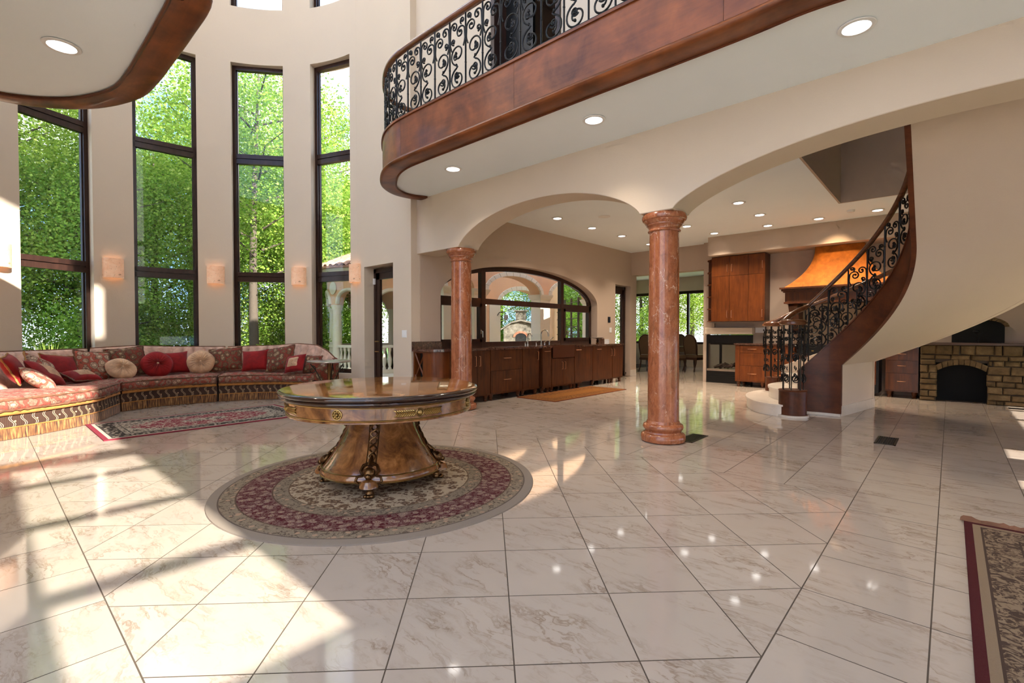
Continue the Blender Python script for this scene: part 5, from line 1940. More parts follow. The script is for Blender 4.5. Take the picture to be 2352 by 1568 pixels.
for z in (0.692, 0.604):
    obj('gilt_line', MB().tube([((AR + 0.002) * math.cos(a), (AR + 0.002) * math.sin(a), z) for a in [2 * PI * k / 96 for k in range(96)]], 0.0045, 5, True), M['brass'], t)


def on_apron(a, x, z, out=0.004):
    q = a + x / AR
    return ((AR + out) * math.cos(q), (AR + out) * math.sin(q), z)


for k in range(8):
    a = R_(-57 + 45 * k)
    if k % 2 == 0:                                   # rosette
        mb = MB()
        for j in range(8):
            b = 2 * PI * j / 8
            mb.sphere(on_apron(a, 0.021 * math.cos(b), 0.648 + 0.021 * math.sin(b)), 0.010, 6, 4)
        mb.sphere(on_apron(a, 0, 0.648, 0.008), 0.011, 8, 5)
        mb.tube([on_apron(a, 0.033 * math.cos(b), 0.648 + 0.033 * math.sin(b)) for b in [2 * PI * q / 20 for q in range(20)]], 0.004, 5, True)
        stuff(obj('rosette_mount', mb, M['brass'], t))
    else:                                            # laurel sprays
        mb = MB()
        mb.tube([on_apron(a, x, 0.648) for x in [-0.17 + 0.34 * q / 20 for q in range(21)]], 0.005, 5)
        for sgn in (-1, 1):
            for j in range(9):
                x0 = sgn * (0.03 + 0.0155 * j)
                for u in (-1, 1):
                    mb.tube([on_apron(a, x0, 0.648), on_apron(a, x0 + sgn * 0.018, 0.648 + u * 0.018, 0.008), on_apron(a, x0 + sgn * 0.030, 0.648 + u * 0.022, 0.003)], [0.004, 0.006, 0.002], 5)
        mb.sphere(on_apron(a, 0, 0.648, 0.006), 0.02, 8, 5)
        mb.tube([on_apron(a, 0.027 * math.cos(b), 0.648 + 0.027 * math.sin(b)) for b in [2 * PI * q / 16 for q in range(16)]], 0.004, 5, True)
        stuff(obj('laurel_mount', mb, M['brass'], t))
PROF = [(0.46, 0.10), (0.485, 0.105), (0.49, 0.125), (0.48, 0.145), (0.465, 0.165), (0.435, 0.20), (0.395, 0.25), (0.355, 0.31), (0.325, 0.37), (0.29, 0.44), (0.265, 0.51), (0.25, 0.575), (0.245, 0.60)]
FEET = [R_(-45 + 92 * k) for k in range(4)]


def lobe(a, z):
    q = min(abs(math.remainder(a - f, 2 * PI)) for f in FEET)
    return 1.0 - 0.05 * max(0, 1 - q / R_(20)) * (0.0 if z > 0.45 else 1.0)


obj('pedestal', MB().lathe([(0.30, 0.10)] + PROF, 72, mod=lobe), M['burl'], t, 50)
for z, rr_ in ((0.157, 0.475), (0.108, 0.487)):
    obj('gilt_line', MB().tube([(rr_ * lobe(a, z) * math.cos(a), rr_ * lobe(a, z) * math.sin(a), z) for a in [2 * PI * k / 72 for k in range(72)]], 0.005, 5, True), M['brass'], t)


def prof_r(z):
    return interp(z, [p[1] for p in PROF], [p[0] for p in PROF])


for a in FEET:
    def pt(x, z, out=0.008):
        q = prof_r(z) * (1 - (0.05 if z < 0.45 else 0)) + out
        return (q * math.cos(a) - x * math.sin(a), q * math.sin(a) + x * math.cos(a), z)
    mb = MB()
    zz = [0.23 + 0.35 * k / 44 for k in range(45)]
    for ph in (0, PI):
        mb.tube([pt(0.026 * math.sin(z * 62 + ph), z, 0.010 + 0.006 * math.cos(z * 62 + ph)) for z in zz], 0.0062, 5)
    for s_ in (-1, 1):
        mb.tube([pt(0.036 * s_, z, 0.002) for z in zz], 0.005, 5)
    mb.tube([pt(x, 0.585, 0.012) for x in (-0.045, 0, 0.045)], 0.012, 6)
    stuff(obj('braided_mount', mb, M['bronze'], t, 60))
    # lion mask
    mb = MB()
    c = lambda x, z, out: pt(x, z, out)
    mb.sphere(c(0, 0.175, 0.015), 0.045, 10, 7)
    mb.sphere(c(0, 0.16, 0.045), 0.022, 8, 6)
    for s_ in (-1, 1):
        mb.tube([c(s_ * x, z, 0.02) for x, z in ((0.015, 0.235), (0.05, 0.225), (0.065, 0.19), (0.045, 0.165), (0.03, 0.18))], 0.011, 6)
        mb.tube([c(s_ * x, z, 0.012) for x, z in ((0.05, 0.16), (0.085, 0.155), (0.095, 0.125), (0.07, 0.105))], 0.010, 6)
        mb.sphere(c(s_ * 0.028, 0.195, 0.04), 0.013, 6, 5)
    mb.tube([c(0, 0.22, 0.02), c(0, 0.26, 0.012), c(0, 0.285, 0.01)], [0.022, 0.018, 0.008], 7)
    stuff(obj('lion_mask', mb, M['bronze'], t, 60))
    obj('corner_block', MB().lathe([(0.055, 0.075), (0.07, 0.08), (0.066, 0.10), (0.05, 0.125), (0, 0.14)], 18, (0.465 * math.cos(a), 0.465 * math.sin(a), 0)), M['burl'], t)
    # paw foot
    fx_, fy_ = 0.44 * math.cos(a), 0.44 * math.sin(a)
    ft = obj('paw_foot', MB().lathe([(0.030, 0.0), (0.036, 0.012), (0.030, 0.03), (0.022, 0.045), (0.030, 0.06), (0.032, 0.08)], 14, (fx_, fy_, 0)), M['bronze'], t, 60)
    for j in (-1, 0, 1):
        b = a + 0.55 * j
        obj('toe', MB().sphere((fx_ + 0.042 * math.cos(b), fy_ + 0.042 * math.sin(b), 0.014), 0.016, 8, 6, (1.2, 1.2, 0.85)), M['bronze'], ft, 60)

# ------------------------------------------------------------------ curved sectional sofa
def pol(r, th):
    return (BCX + r * cosd(th), BCY + r * sind(th))


def front_r(th):
    return interp(th, [100, 113, 133, 153, 174, 190, 203], [2.06, 2.0, 1.86, 1.70, 1.63, 1.56, 1.47])


def sofa_section(lab, FP, BP, topz, arm_start=False, arm_end=False):
    """FP, BP: matching front and back polylines (2D); topz(u): height of the back along u in 0..1"""
    t = thing('sofa_section', lab, 'sofa', (0, 0, 0), 0, 'sections of the curved sofa')
    n = len(FP)
    S = [0.0]
    for a, b in zip(FP, FP[1:]):
        S.append(S[-1] + (Vector(b) - Vector(a)).length)
    SB = [0.0]
    for a, b in zip(BP, BP[1:]):
        SB.append(SB[-1] + (Vector(b) - Vector(a)).length)

    def P(i, d, z):
        f, b = Vector(FP[i]), Vector(BP[i])
        q = (b - f).normalized()
        return (f.x + q.x * d, f.y + q.y * d, z)
    dep = [(Vector(BP[i]) - Vector(FP[i])).length for i in range(n)]
    uv = lambda v0, v1, nn: (lambda i, j: (S[i], v0 + (v1 - v0) * j / (nn - 1)))
    obj('fringe', MB().grid([[P(i, 0.004 + 0.006 * math.sin(S[i] * 90), 0.004), P(i, 0.012, 0.065), P(i, 0.02, 0.132)] for i in range(n)], uv(0, 1, 3)), M['fringe'], t, 60)
    obj('woven_border', MB().grid([[P(i, 0.028, 0.125), P(i, 0.024, 0.20), P(i, 0.028, 0.278)] for i in range(n)], uv(0, 1, 3)), M['band'], t, 60)
    obj('braid', MB().tube([P(i, 0.018, 0.133) for i in range(n)], 0.007, 5), M['orange_cord'], t)
    obj('piping', MB().grid([[P(i, 0.03, 0.272), P(i, -0.002, 0.28), P(i, -0.008, 0.298), P(i, 0.0, 0.318), P(i, 0.05, 0.325)] for i in range(n)]), M['orange_cord'], t, 60)
    mb = MB()
    k = 0.12
    while k < S[-1]:
        i = min(range(n), key=lambda q: abs(S[q] - k))
        mb.sphere(P(i, 0.02, 0.20), 0.011, 6, 4)
        k += 0.222
    stuff(obj('stud', mb, M['cream'], t))
    # plinth under the fringe
    mb = MB().grid([[P(i, 0.05, 0.002), P(i, 0.05, 0.30), P(i, dep[i] - 0.02, 0.30), P(i, dep[i] - 0.02, 0.002)] for i in range(n)], closed_v=True)
    m0 = len(mb.v)
    mb.f += [(0, 1, 2, 3), (m0 - 1, m0 - 2, m0 - 3, m0 - 4)]
    obj('base', mb, M['mix_cord'], t, 30)
    # seat cushion
    rows = []
    for i in range(n):
        e = min(1.0, min(S[i], S[-1] - S[i]) / 0.08)
        e = math.sqrt(1 - (1 - e) ** 2)
        bl = 0.012 * math.sin(S[i] * 6.0)
        rows.append([P(i, 0.10, 0.318), P(i, 0.0 + (1 - e) * 0.03, 0.325), P(i, -0.028 * e, 0.35), P(i, -0.035 * e, 0.39), P(i, -0.025 * e, 0.43), P(i, 0.01, 0.452 + 0.012 * e),
                     P(i, 0.10, 0.462 + 0.022 * e + bl * 0.5), P(i, dep[i] * 0.45, 0.462 + 0.03 * e + bl), P(i, dep[i] * 0.74, 0.455 + 0.02 * e), P(i, dep[i] * 0.82, 0.40), P(i, dep[i] * 0.82, 0.318)])
    mb = MB().grid(rows)
    q = len(rows[0])
    mb.f += [tuple(range(q)), tuple((n - 1) * q + j for j in range(q))[::-1]]
    sc = obj('seat_cushion', mb, M['seat'], t, 60)
    rj = random.Random(int(S[-1] * 1000))
    for d, z in ((0.0, 0.448), (0.0, 0.332)):
        mb = MB().tube([P(i, d - 0.012 + rj.uniform(-0.006, 0.006), z + rj.uniform(-0.006, 0.006)) for i in range(n)], [0.012 + rj.uniform(-0.003, 0.005) for _ in range(n)], 6)
        obj('tassel_trim', mb, M['mix_cord'], sc, 60)
    # tufted back
    rows = []
    for i in range(n):
        u = SB[i] / SB[-1]
        zt = topz(u)
        D = dep[i]
        sp = 0.165
        fold = abs(math.sin(PI * SB[i] / sp)) ** 0.55
        sg = -0.08 * (1 - fold)
        h = zt - 0.42
        row = [P(i, D * 0.76, 0.40)]
        for k in range(9):
            q = k / 8
            w = 0.25 + 0.75 * min(1, max(0, (q - 0.25) / 0.4))
            dia = abs(math.sin(PI * (SB[i] / sp + (0.5 if q < 0.62 else 0)))) ** 0.55
            gg = -0.075 * (1 - (fold if q >= 0.62 else dia)) * w
            row.append(P(i, D * 0.77 + 0.16 * q * D + -gg - 0.04 * math.sin(PI * q), 0.44 + h * 0.86 * q))
        row += [P(i, D * 0.95 - sg * 0.5, zt - 0.015 + sg * 0.15), P(i, D * 0.985, zt), P(i, D + 0.03, zt - 0.012), P(i, D + 0.045, zt - 0.06), P(i, D + 0.045, 0.3), P(i, D + 0.04, 0.03)]
        rows.append(row)
    mb = MB().grid(rows)
    q = len(rows[0])
    mb.f += [tuple(range(q)), tuple((n - 1) * q + j for j in range(q))[::-1]]
    bk = obj('backrest', mb, M['peach'], t, 70)
    obj('back_cord', MB().tube([P(i, dep[i] + 0.02, topz(SB[i] / SB[-1]) + 0.004) for i in range(n)], 0.011, 6), M['mix_cord'], bk, 60)
    mb = MB()
    k = 1
    while k * 0.165 < SB[-1] - 0.1:
        i = min(range(n), key=lambda z_: abs(SB[z_] - k * 0.165))
        mb.sphere(P(i, dep[i] * 0.85, 0.44 + (topz(SB[i] / SB[-1]) - 0.42) * 0.86 * 0.62), 0.014, 6, 4)
        k += 1
    stuff(obj('tuft_button', mb, M['peach'], bk))
    # rounded arm ends
    for on, i in ((arm_start, 0), (arm_end, n - 1)):
        if not on:
            continue
        sgn = 1 if i == 0 else -1
        dv = (Vector(FP[min(i + 1, n - 1)]) - Vector(FP[max(i - 1, 0)])).normalized() * -sgn
        rows = []
        for k in range(13):
            q = k / 12
            d = dep[i] * (0.98 - 0.85 * q)
            z = lerp(topz(0 if i == 0 else 1), 0.56, q ** 0.8)
            c = Vector(P(i, d, 0))
            rows.append([(c.x + dv.x * w, c.y + dv.y * w, zz_) for w, zz_ in ((-0.02, 0.10), (-0.03, z - 0.06), (0.0, z), (0.05, z + 0.015), (0.10, z - 0.01), (0.12, z - 0.07), (0.11, 0.10))])
        mb = MB().grid(rows)
        mb.f += [tuple(range(7)), tuple(12 * 7 + j for j in range(7))[::-1]]
        obj('arm', mb, M['paisley'], t, 70)
    return t


def arc_pts(a0, a1, rf, n):
    return [pol(rf(a0 + (a1 - a0) * k / (n - 1)), a0 + (a1 - a0) * k / (n - 1)) for k in range(n)]


RB = 2.47
sofa_section('curved sofa section with raised end beside the small round side table', arc_pts(104, 151.6, front_r, 60), arc_pts(101, 151.6, lambda a: RB, 60),
             lambda u: interp(u, [0, 0.08, 0.2, 0.4, 0.6, 1], [0.74, 0.86, 0.97, 1.0, 0.965, 0.94]), arm_start=True)
sofa_section('middle curved sofa section below the two centre bay windows', arc_pts(152.6, 201.5, front_r, 60), arc_pts(152.6, 198.5, lambda a: RB, 60),
             lambda u: interp(u, [0, 0.4, 0.7, 1], [0.945, 0.955, 0.985, 0.955]))
fa = resample(spline([pol(front_r(202.6), 202.6), (-9.0, 1.27), (-8.62, 1.10), (-8.32, 0.84), (-8.06, 0.50), (-7.86, 0.12), (-7.72, -0.30), (-7.66, -0.62)], 10), 0.036)
na = len(fa)
ba = [pol(RB, 199.6 + (252 - 199.6) * k / (na - 1)) for k in range(na)]
sofa_section('sunlit curved sofa section at the left edge of the picture', [(p.x, p.y) for p in fa], ba, lambda u: interp(u, [0, 0.3, 1], [0.95, 0.945, 0.95]))


# ------------------------------------------------------------------ cushions
def pillow_mesh(w, h, t, n=18):
    def pt(u, v, s):
        uu, vv = 2 * u / n - 1, 2 * v / n - 1
        e = (max(0.0, 1 - abs(uu) ** 2.6) * max(0.0, 1 - abs(vv) ** 2.6)) ** 0.5
        px = uu * w / 2 * (1 - 0.09 * (1 - abs(vv) ** 2) * abs(uu) ** 3)
        py = vv * h / 2 * (1 - 0.09 * (1 - abs(uu) ** 2) * abs(vv) ** 3)
        return (px, py, s * t / 2 * e)
    mb = MB()
    for s in (1, -1):
        mb.grid([[pt(i, j, s) for j in range(n + 1)] for i in range(n + 1)])
    edge = [pt(i, 0, 1) for i in range(n)] + [pt(n, j, 1) for j in range(n)] + [pt(n - i, n, 1) for i in range(n)] + [pt(0, n - j, 1) for j in range(n)]
    return mb, edge


def burst_mesh(w, h, z0, n=40, m=8):
    """pleated square patch gathered to its centre"""
    rows = []
    for i in range(m + 1):
        q = i / m
        row = []
        for k in range(n):
            a = 2 * PI * k / n
            c, s = math.cos(a), math.sin(a)
            sq = 1 / max(abs(c), abs(s))
            sq = min(sq, 1.30)
            pl = (0.5 + 0.5 * math.cos(a * n / 4)) * 0.010 * (1 - q) * min(1, q * 5)
            row.append((w / 2 * sq * c * q, h / 2 * sq * s * q, z0 + 0.045 * (1 - q ** 2.2) - 0.02 * (1 - min(1, q * 4)) + pl))
        rows.append(row)
    return MB().grid(rows, closed_v=True)


def round_mesh(R, t, n=96, m=14):
    mb = MB()
    for s in (1, -1):
        rows = []
        for i in range(m + 1):
            q = i / m
            row = []
            for k in range(n):
                a = 2 * PI * k / n
                pl = 1 - 0.20 * (0.5 + 0.5 * math.cos(a * 24 + 2 * math.sin(3 * a))) * (1 - q) ** 0.6 * min(1, q * 4)
                wob = 1 + 0.015 * math.sin(a * 5)
                z = t / 2 * (max(0, 1 - q ** 3.0)) ** 0.6 * pl * (1 - 0.35 * (1 - min(1, q * 5)) ** 2)
                row.append((R * wob * q * math.cos(a), R * wob * q * math.sin(a), s * z))
            rows.append(row)
        mb.grid(rows, closed_v=True)
    return mb


def place(t, x, y, z, face, lean, roll):
    n = Vector((cosd(face) * cosd(lean), sind(face) * cosd(lean), sind(lean)))
    xa = Vector((-sind(face), cosd(face), 0))
    ya = n.cross(xa)
    Mx = Matrix((xa, ya, n)).transposed() @ Matrix.Rotation(R_(roll), 3, 'Z')
    t.matrix_world = Matrix.Translation((x, y, z)) @ Mx.to_4x4()


def cushion(kind, lab, th, r, z, w, h, lean=22, roll=0, turn=0, mat='paisley', trim='mix_cord'):
    x, y = pol(r, th)
    t = thing('round_cushion' if kind == 'round' else 'throw_cushion', lab, 'cushion', (0, 0, 0), 0, 'cushions on the curved sofa')
    if kind == 'round':
        obj('cover', round_mesh(w / 2, 0.17), M[mat], t, 80)
        obj('button', MB().sphere((0, 0, 0.058), 0.028, 10, 6, (1, 1, 0.6)), M['cream' if mat == 'red_velvet' else mat], t)
    else:
        mb, edge = pillow_mesh(w, h, 0.17)
        obj('cover', mb, M[mat], t, 80)
        if trim:
            rj = random.Random(int(w * 1000 + th))
            P = [(p[0] * 1.012 + rj.uniform(-0.004, 0.004), p[1] * 1.012 + rj.uniform(-0.004, 0.004), p[2] + rj.uniform(-0.004, 0.004)) for p in edge]
            obj('trim_cord', MB().tube(P, [0.009 + rj.uniform(-0.002, 0.006) for _ in P], 6, True), M[trim], t, 60)
        if kind == 'burst':
            obj('pleated_patch', burst_mesh(w * 0.60, h * 0.60, 0.062), M['cream'], t, 60)
            obj('button', MB().sphere((0, 0, 0.095), 0.016, 8, 6), M['cream'], t)
    place(t, x, y, z, th + 180 + turn, lean, roll)
    return t


SQ = 'square'
cushion(SQ, 'red cushion with gold tassel trim at the far left behind the starburst cushion', 236, 2.05, 0.735, 0.42, 0.40, 25, 8, 20, 'red_velvet', 'gold_cord')
cushion(SQ, 'pale paisley cushion cut off by the left edge of the picture', 241, 1.70, 0.60, 0.42, 0.40, 50, 20, 20, 'paisley_light', None)
cushion('burst', 'red cushion with large cream starburst patch in the sun', 230, 1.82, 0.645, 0.46, 0.42, 45, -30, 25, 'red_velvet', None)
cushion(SQ, 'paisley cushion with gold tassels beside the sunlit starburst cushion', 223, 2.08, 0.69, 0.46, 0.40, 28, -30, 10, 'paisley_light', 'gold_cord')
cushion(SQ, 'sunlit plain red velvet cushion with gold trim', 214, 2.14, 0.70, 0.50, 0.40, 25, -8, 5, 'red_velvet', 'gold_cord')
cushion('burst', 'small cream and red cushion lying flat with dark tassel row', 213, 1.80, 0.56, 0.42, 0.30, 68, -12, 10, 'red_velvet', 'mix_cord')
cushion(SQ, 'light paisley cushion propped at the joint of the sunlit section', 202.5, 2.10, 0.705, 0.48, 0.48, 25, -8, 0, 'paisley_light')
cushion('round', 'round cream pleated cushion tilted against the dark paisley one', 194.5, 1.90, 0.635, 0.42, 0.42, 42, -20, 0, 'cream')
cushion(SQ, 'dark paisley cushion behind the tilted round cream cushion', 189, 2.17, 0.73, 0.54, 0.50, 20, 6, 0, 'paisley')
cushion('round', 'round red pleated velvet cushion with cream button', 179, 2.02, 0.675, 0.46, 0.46, 22, 0, 0, 'red_velvet')
cushion(SQ, 'plain red cushion next to the round red cushion', 172, 2.15, 0.685, 0.44, 0.40, 20, 3, 0, 'red_velvet', None)
cushion('round', 'round cream pleated cushion facing the room', 161, 2.00, 0.69, 0.43, 0.43, 18, 0, 0, 'cream')
cushion(SQ, 'dark paisley cushion spanning the sofa joint', 150.5, 2.12, 0.72, 0.54, 0.44, 20, 6, 0, 'paisley')
cushion(SQ, 'plain red velvet cushion between two paisley cushions', 137, 2.10, 0.70, 0.47, 0.40, 20, 5, 0, 'red_velvet', None)
cushion(SQ, 'dark paisley cushion right of the plain red cushion', 124.5, 2.12, 0.73, 0.56, 0.46, 20, 10, 0, 'paisley')
cushion('burst', 'small red cushion with cream starburst beside the side table', 113.5, 2.02, 0.655, 0.40, 0.34, 28, 10, 0, 'red_velvet', None)
cushion(SQ, 'small paisley cushion behind the side table', 106, 2.16, 0.64, 0.34, 0.32, 20, 0, 10, 'paisley')

# ------------------------------------------------------------------ side table
t = thing('side_table', 'small round stone-topped side table on scrolled iron legs', 'side table', (-7.72, 3.94, 0))
obj('top', MB().lathe([(0, 0.752), (0.335, 0.752), (0.345, 0.748), (0.345, 0.725), (0.335, 0.72), (0, 0.72)], 48), M['table_stone'], t, 40)
obj('rim', MB().tube([(0.345 * math.cos(a), 0.345 * math.sin(a), 0.736) for a in [2 * PI * k / 48 for k in range(48)]], 0.008, 6, True), M['nickel'], t)
obj('post', MB().lathe([(0.05, 0.72), (0.03, 0.68), (0.026, 0.4), (0.035, 0.3), (0.05, 0.28), (0.03, 0.25), (0, 0.25)], 14), M['bronze'], t)
for k in range(3):
    a = 2 * PI * k / 3 + 0.35
    f = lambda x, z: (x * math.cos(a), x * math.sin(a), z)
    L = [f(x, z) for x, z in [(0.30, 0.70), (0.22, 0.60)] + [(p.x, p.y) for p in spline([(0.16, 0.48), (0.12, 0.36), (0.18, 0.22), (0.27, 0.10), (0.31, 0.008)], 5)]]
    obj('leg', MB().tube(L, 0.009, 6), M['iron_bronze'], t, 60)
    for sp in (spiral(0.275, 0.60, 0.075, 0.015, 90, 500, 22), spiral(0.235, 0.40, 0.055, 0.012, 180, 620, 20), spiral(0.25, 0.20, 0.06, 0.015, -90, 330, 20)):
        obj('leg_scroll', MB().tube([f(x, z) for x, z in sp], 0.007, 5), M['iron_bronze'], t, 60)
# ------------------------------------------------------------------ outdoors: ground, porch, pavilion
struct('ground', MB().box(-60, 30, -45, 60, -0.75, -0.55), M['lawn'], 0)
struct('bounce_ground', MB().box(-24, 40, -44, -3.25, -0.5, -0.15), M['bounce_ground'], 0, label='unseen pale ground added behind the camera to bounce light indoors')  # added reflector: pale ground that sends sunlight up to the ceilings
tp = MB().box(-17.5, -6.95, 5.25, 12.5, -0.3, -0.03).box(-20, -6.95, 12.6, 20.5, -0.3, -0.03)
struct('terrace', tp, M['paving'], 0, label='pale stone terrace outside the kitchen')

PX = -10.2


def porch_z(v):
    for a, b, zs, h in ((6.3, 8.30, 2.45, 0.42), (8.85, 9.42, 2.45, 0.30), (9.95, 12.40, 2.45, 0.50), (12.95, 15.45, 2.45, 0.50)):
        if a < v < b:
            t = abs((v - (a + b) / 2) / ((b - a) / 2))
            return zs + h * math.sqrt(max(0, 1 - t * t))
    return 2.45


brk = [6.0, 6.299]
for a, b in ((6.3, 8.30), (8.85, 9.42), (9.95, 12.40), (12.95, 15.45)):
    brk += [a + (b - a) * 0.5 * (1 - math.cos(PI * k / 26)) for k in range(27)]
brk.append(17.2)
mb = arch_strip(MB(), brk, [porch_z(v) for v in brk], 4.9, lambda s, z, d: (d, s, z), PX - 0.22, PX + 0.22)  # top raised above the visible part to shade the outer arch
po = struct('wall_loggia', mb, M['stucco'], 40, label='peach stucco arcade of the porch')
for a, b in ((5.9, 6.32), (8.28, 8.87), (9.40, 9.97), (12.38, 12.97), (15.43, 16.0)):
    c = obj('pier', MB().box(PX - 0.20, PX + 0.20, a + 0.04, b - 0.04, -0.03, 2.30), M['limestone'], po, 0)
    mb = MB()
    rows = [[(PX - w, a - e, z), (PX + w, a - e, z), (PX + w, b + e, z), (PX - w, b + e, z)] for z, w, e in ((2.28, 0.20, -0.04), (2.33, 0.235, 0.0), (2.42, 0.27, 0.04), (2.46, 0.28, 0.05), (2.46, 0.0, 0.0))]
    mb.grid(rows, closed_v=True)
    obj('capital', mb, M['limestone'], c, 0)
for a, b, h in ((6.3, 8.30, 0.42), (9.95, 12.40, 0.50), (12.95, 15.45, 0.50)):          # stone voussoirs
    vc, va = (a + b) / 2, (b - a) / 2
    for k in range(13):
        q0, q1 = 180 * k / 13 + 0.5, 180 * (k + 1) / 13 - 0.5
        P = [(vc + va * cosd(q0), 2.45 + h * sind(q0)), (vc + va * cosd(q1), 2.45 + h * sind(q1)), (vc + (va + 0.13) * cosd(q1), 2.45 + (h + 0.13) * sind(q1)), (vc + (va + 0.13) * cosd(q0), 2.45 + (h + 0.13) * sind(q0))]
        obj('arch_stone', MB().prism_map(P, lambda p, q, d: (d, p, q), PX + 0.2, PX + 0.265), M['limestone'], po, 0)
struct('porch_sun_block', MB().box(-8.9, -6.96, 5.25, 17.2, 3.75, 3.9), M['stucco'], 0, label='unseen stucco eave added to keep the sun off the porch')  # added strip that shades the arcade from direct sun
# second arcade further out
P2 = -13.0
brk = [10.4, 13.399] + [13.4 + 2.8 * 0.5 * (1 - math.cos(PI * k / 28)) for k in range(29)] + [17.2]


def p2z(v):
    t = abs((v - 14.8) / 1.4)
    return 2.30 + 0.62 * math.sqrt(max(0, 1 - t * t)) if t < 1 else -0.03


zz = [-0.03, -0.03] + [2.30 + 0.62 * math.sqrt(max(0, 1 - ((v - 14.8) / 1.4) ** 2)) for v in brk[2:-1]] + [-0.03]
mb = MB()
mb.box(P2 - 0.2, P2 + 0.2, 10.4, 13.4, -0.03, 4.0).box(P2 - 0.2, P2 + 0.2, 16.2, 17.2, -0.03, 4.0)
arch_strip(mb, brk[2:-1], zz[2:-1], 4.0, lambda s, z, d: (d, s, z), P2 - 0.2, P2 + 0.2)
p2 = struct('wall_loggia_outer', mb, M['stucco'], 40, label='outer stucco arch of the porch')
obj('pier', MB().box(P2 - 0.23, P2 + 0.23, 12.85, 13.43, -0.03, 2.3), M['limestone'], p2, 0)
for k in range(15):
    q0, q1 = 180 * k / 15 + 0.4, 180 * (k + 1) / 15 - 0.4
    P = [(14.8 + r_ * cosd(q), 2.30 + (r_ - 1.4 + 0.62) * sind(q)) for r_, q in ((1.4, q0), (1.4, q1), (1.55, q1), (1.55, q0))]
    obj('arch_stone', MB().prism_map(P, lambda p, q, d: (d, p, q), P2 + 0.2, P2 + 0.25), M['limestone'], p2, 0)
t = thing('wall_lantern', 'dark iron bracket lantern on the porch pier', 'lantern', (P2 + 0.23, 13.25, 1.75))
obj('bracket', MB().tube([(0, 0, 0.1), (0.05, 0.05, 0.22), (0.16, 0.14, 0.26), (0.25, 0.22, 0.18)], 0.014, 6), M['iron'], t)
obj('globe', MB().lathe([(0.03, 0.15), (0.075, 0.13), (0.09, 0.04), (0.06, -0.06), (0, -0.09)], 12, (0.25, 0.22, 0)), M['table_stone'], t)

# outdoor pizza oven
t = thing('pizza_oven', 'grey stone outdoor pizza oven with brick arch seen through the porch', 'oven', (-16.6, 19.0, -0.03), R_(41))
t.scale = (0.92, 0.92, 0.92)
obj('base', MB().box(-1.05, 1.05, -0.9, 0.9, 0, 0.75), M['stone_grey'], t, 0)
obj('counter', MB().box(-1.15, 1.15, -1.05, 0.95, 0.75, 0.83), M['limestone'], t, 0)
hp = [(-0.95, 0.83), (0.95, 0.83), (0.95, 1.55), (0.5, 1.85), (0, 1.95), (-0.5, 1.85), (-0.95, 1.55)]
obj('body', MB().prism_map(hp, lambda p, q, d: (p, d, q), -0.75, 0.85), M['stone_grey'], t, 30)
rp = [(-1.1, 1.48), (-0.52, 1.86), (0, 1.98), (0.52, 1.86), (1.1, 1.48), (1.1, 1.56), (0.52, 1.95), (0, 2.07), (-0.52, 1.95), (-1.1, 1.56)]
obj('roof_slab', MB().prism_map(rp, lambda p, q, d: (p, d, q), -0.9, 0.95), M['stone_grey'], t, 0)
obj('mouth', MB().prism_map([(-0.3, 0.84), (0.3, 0.84)] + [(0.3 * cosd(a), 1.1 + 0.2 * sind(a)) for a in range(0, 181, 15)], lambda p, q, d: (p, d, q), -0.765, -0.74), M['soot_and_shade'], t, 0)
for k in range(13):
    q0, q1 = 180 * k / 13 + 0.6, 180 * (k + 1) / 13 - 0.6
    P = [(r_ * cosd(q), 1.1 + (r_ - 0.1) * sind(q)) for r_, q in ((0.31, q0), (0.31, q1), (0.43, q1), (0.43, q0))]
    obj('brick', MB().prism_map(P, lambda p, q, d: (p, d, q), -0.79, -0.74), M['brick'], t, 0)
obj('chimney', MB().box(-0.30, 0.30, 0.1, 0.6, 1.9, 2.55).box(-0.38, 0.38, 0.02, 0.68, 2.55, 2.62), M['stone_grey'], t, 0)

# round pavilion with tiled roof
PC = (-14.2, 9.15)
t = thing('garden_pavilion', 'round peach pavilion with arches, balustrade and clay tile roof', 'pavilion', (*PC, -0.03))
NP, PR = 8, 1.62
st = 360 / NP


def pav_z(s):
    q = abs(math.remainder(s, st)) / (st / 2)       # 0 at column, 1 at mid span
    if q < 0.30:
        return 2.10
    w = (1 - q) / 0.70
    return 2.10 + 0.42 * math.sqrt(max(0, 1 - w * w))


ss = [360 * k / 240 for k in range(241)]
mb = arch_strip(MB(), ss, [pav_z(s) for s in ss], 2.95, lambda s, z, d: (d * cosd(s), d * sind(s), z), PR - 0.12, PR + 0.12)
obj('drum', mb, M['stucco'], t, 40)
obj('cornice', MB().lathe([(PR + 0.1, 2.92), (PR + 0.20, 2.95), (PR + 0.24, 3.02), (PR + 0.40, 3.08), (PR + 0.46, 3.16), (PR + 0.2, 3.2)], 64), M['limestone'], t, 40)
obj('roof', MB().lathe([(PR + 0.62, 3.16), (PR + 0.60, 3.22), (0.0, 4.35)], 64), M['rooftile'], t, 40)
tl = None
ntile = 64
for k in range(ntile):
    a = 360 * k / ntile
    if tl is None:
        rows = []
        for q in range(6):
            u = q / 5
            rr2 = lerp(PR + 0.66, 0.5, u)
            wd = 0.085 * lerp(1.0, 0.32, u)
            rows.append([(rr2, wd * math.cos(PI * j / 6), lerp(3.20, 4.06, u) + wd * 0.75 * math.sin(PI * j / 6)) for j in range(7)])
        tl = mesh('roof_tile', MB().grid(rows), M['rooftile'], 60)
    o = bpy.data.objects.new('roof_tile', tl)
    link(o, t)
    o.rotation_euler = (0, 0, R_(a))
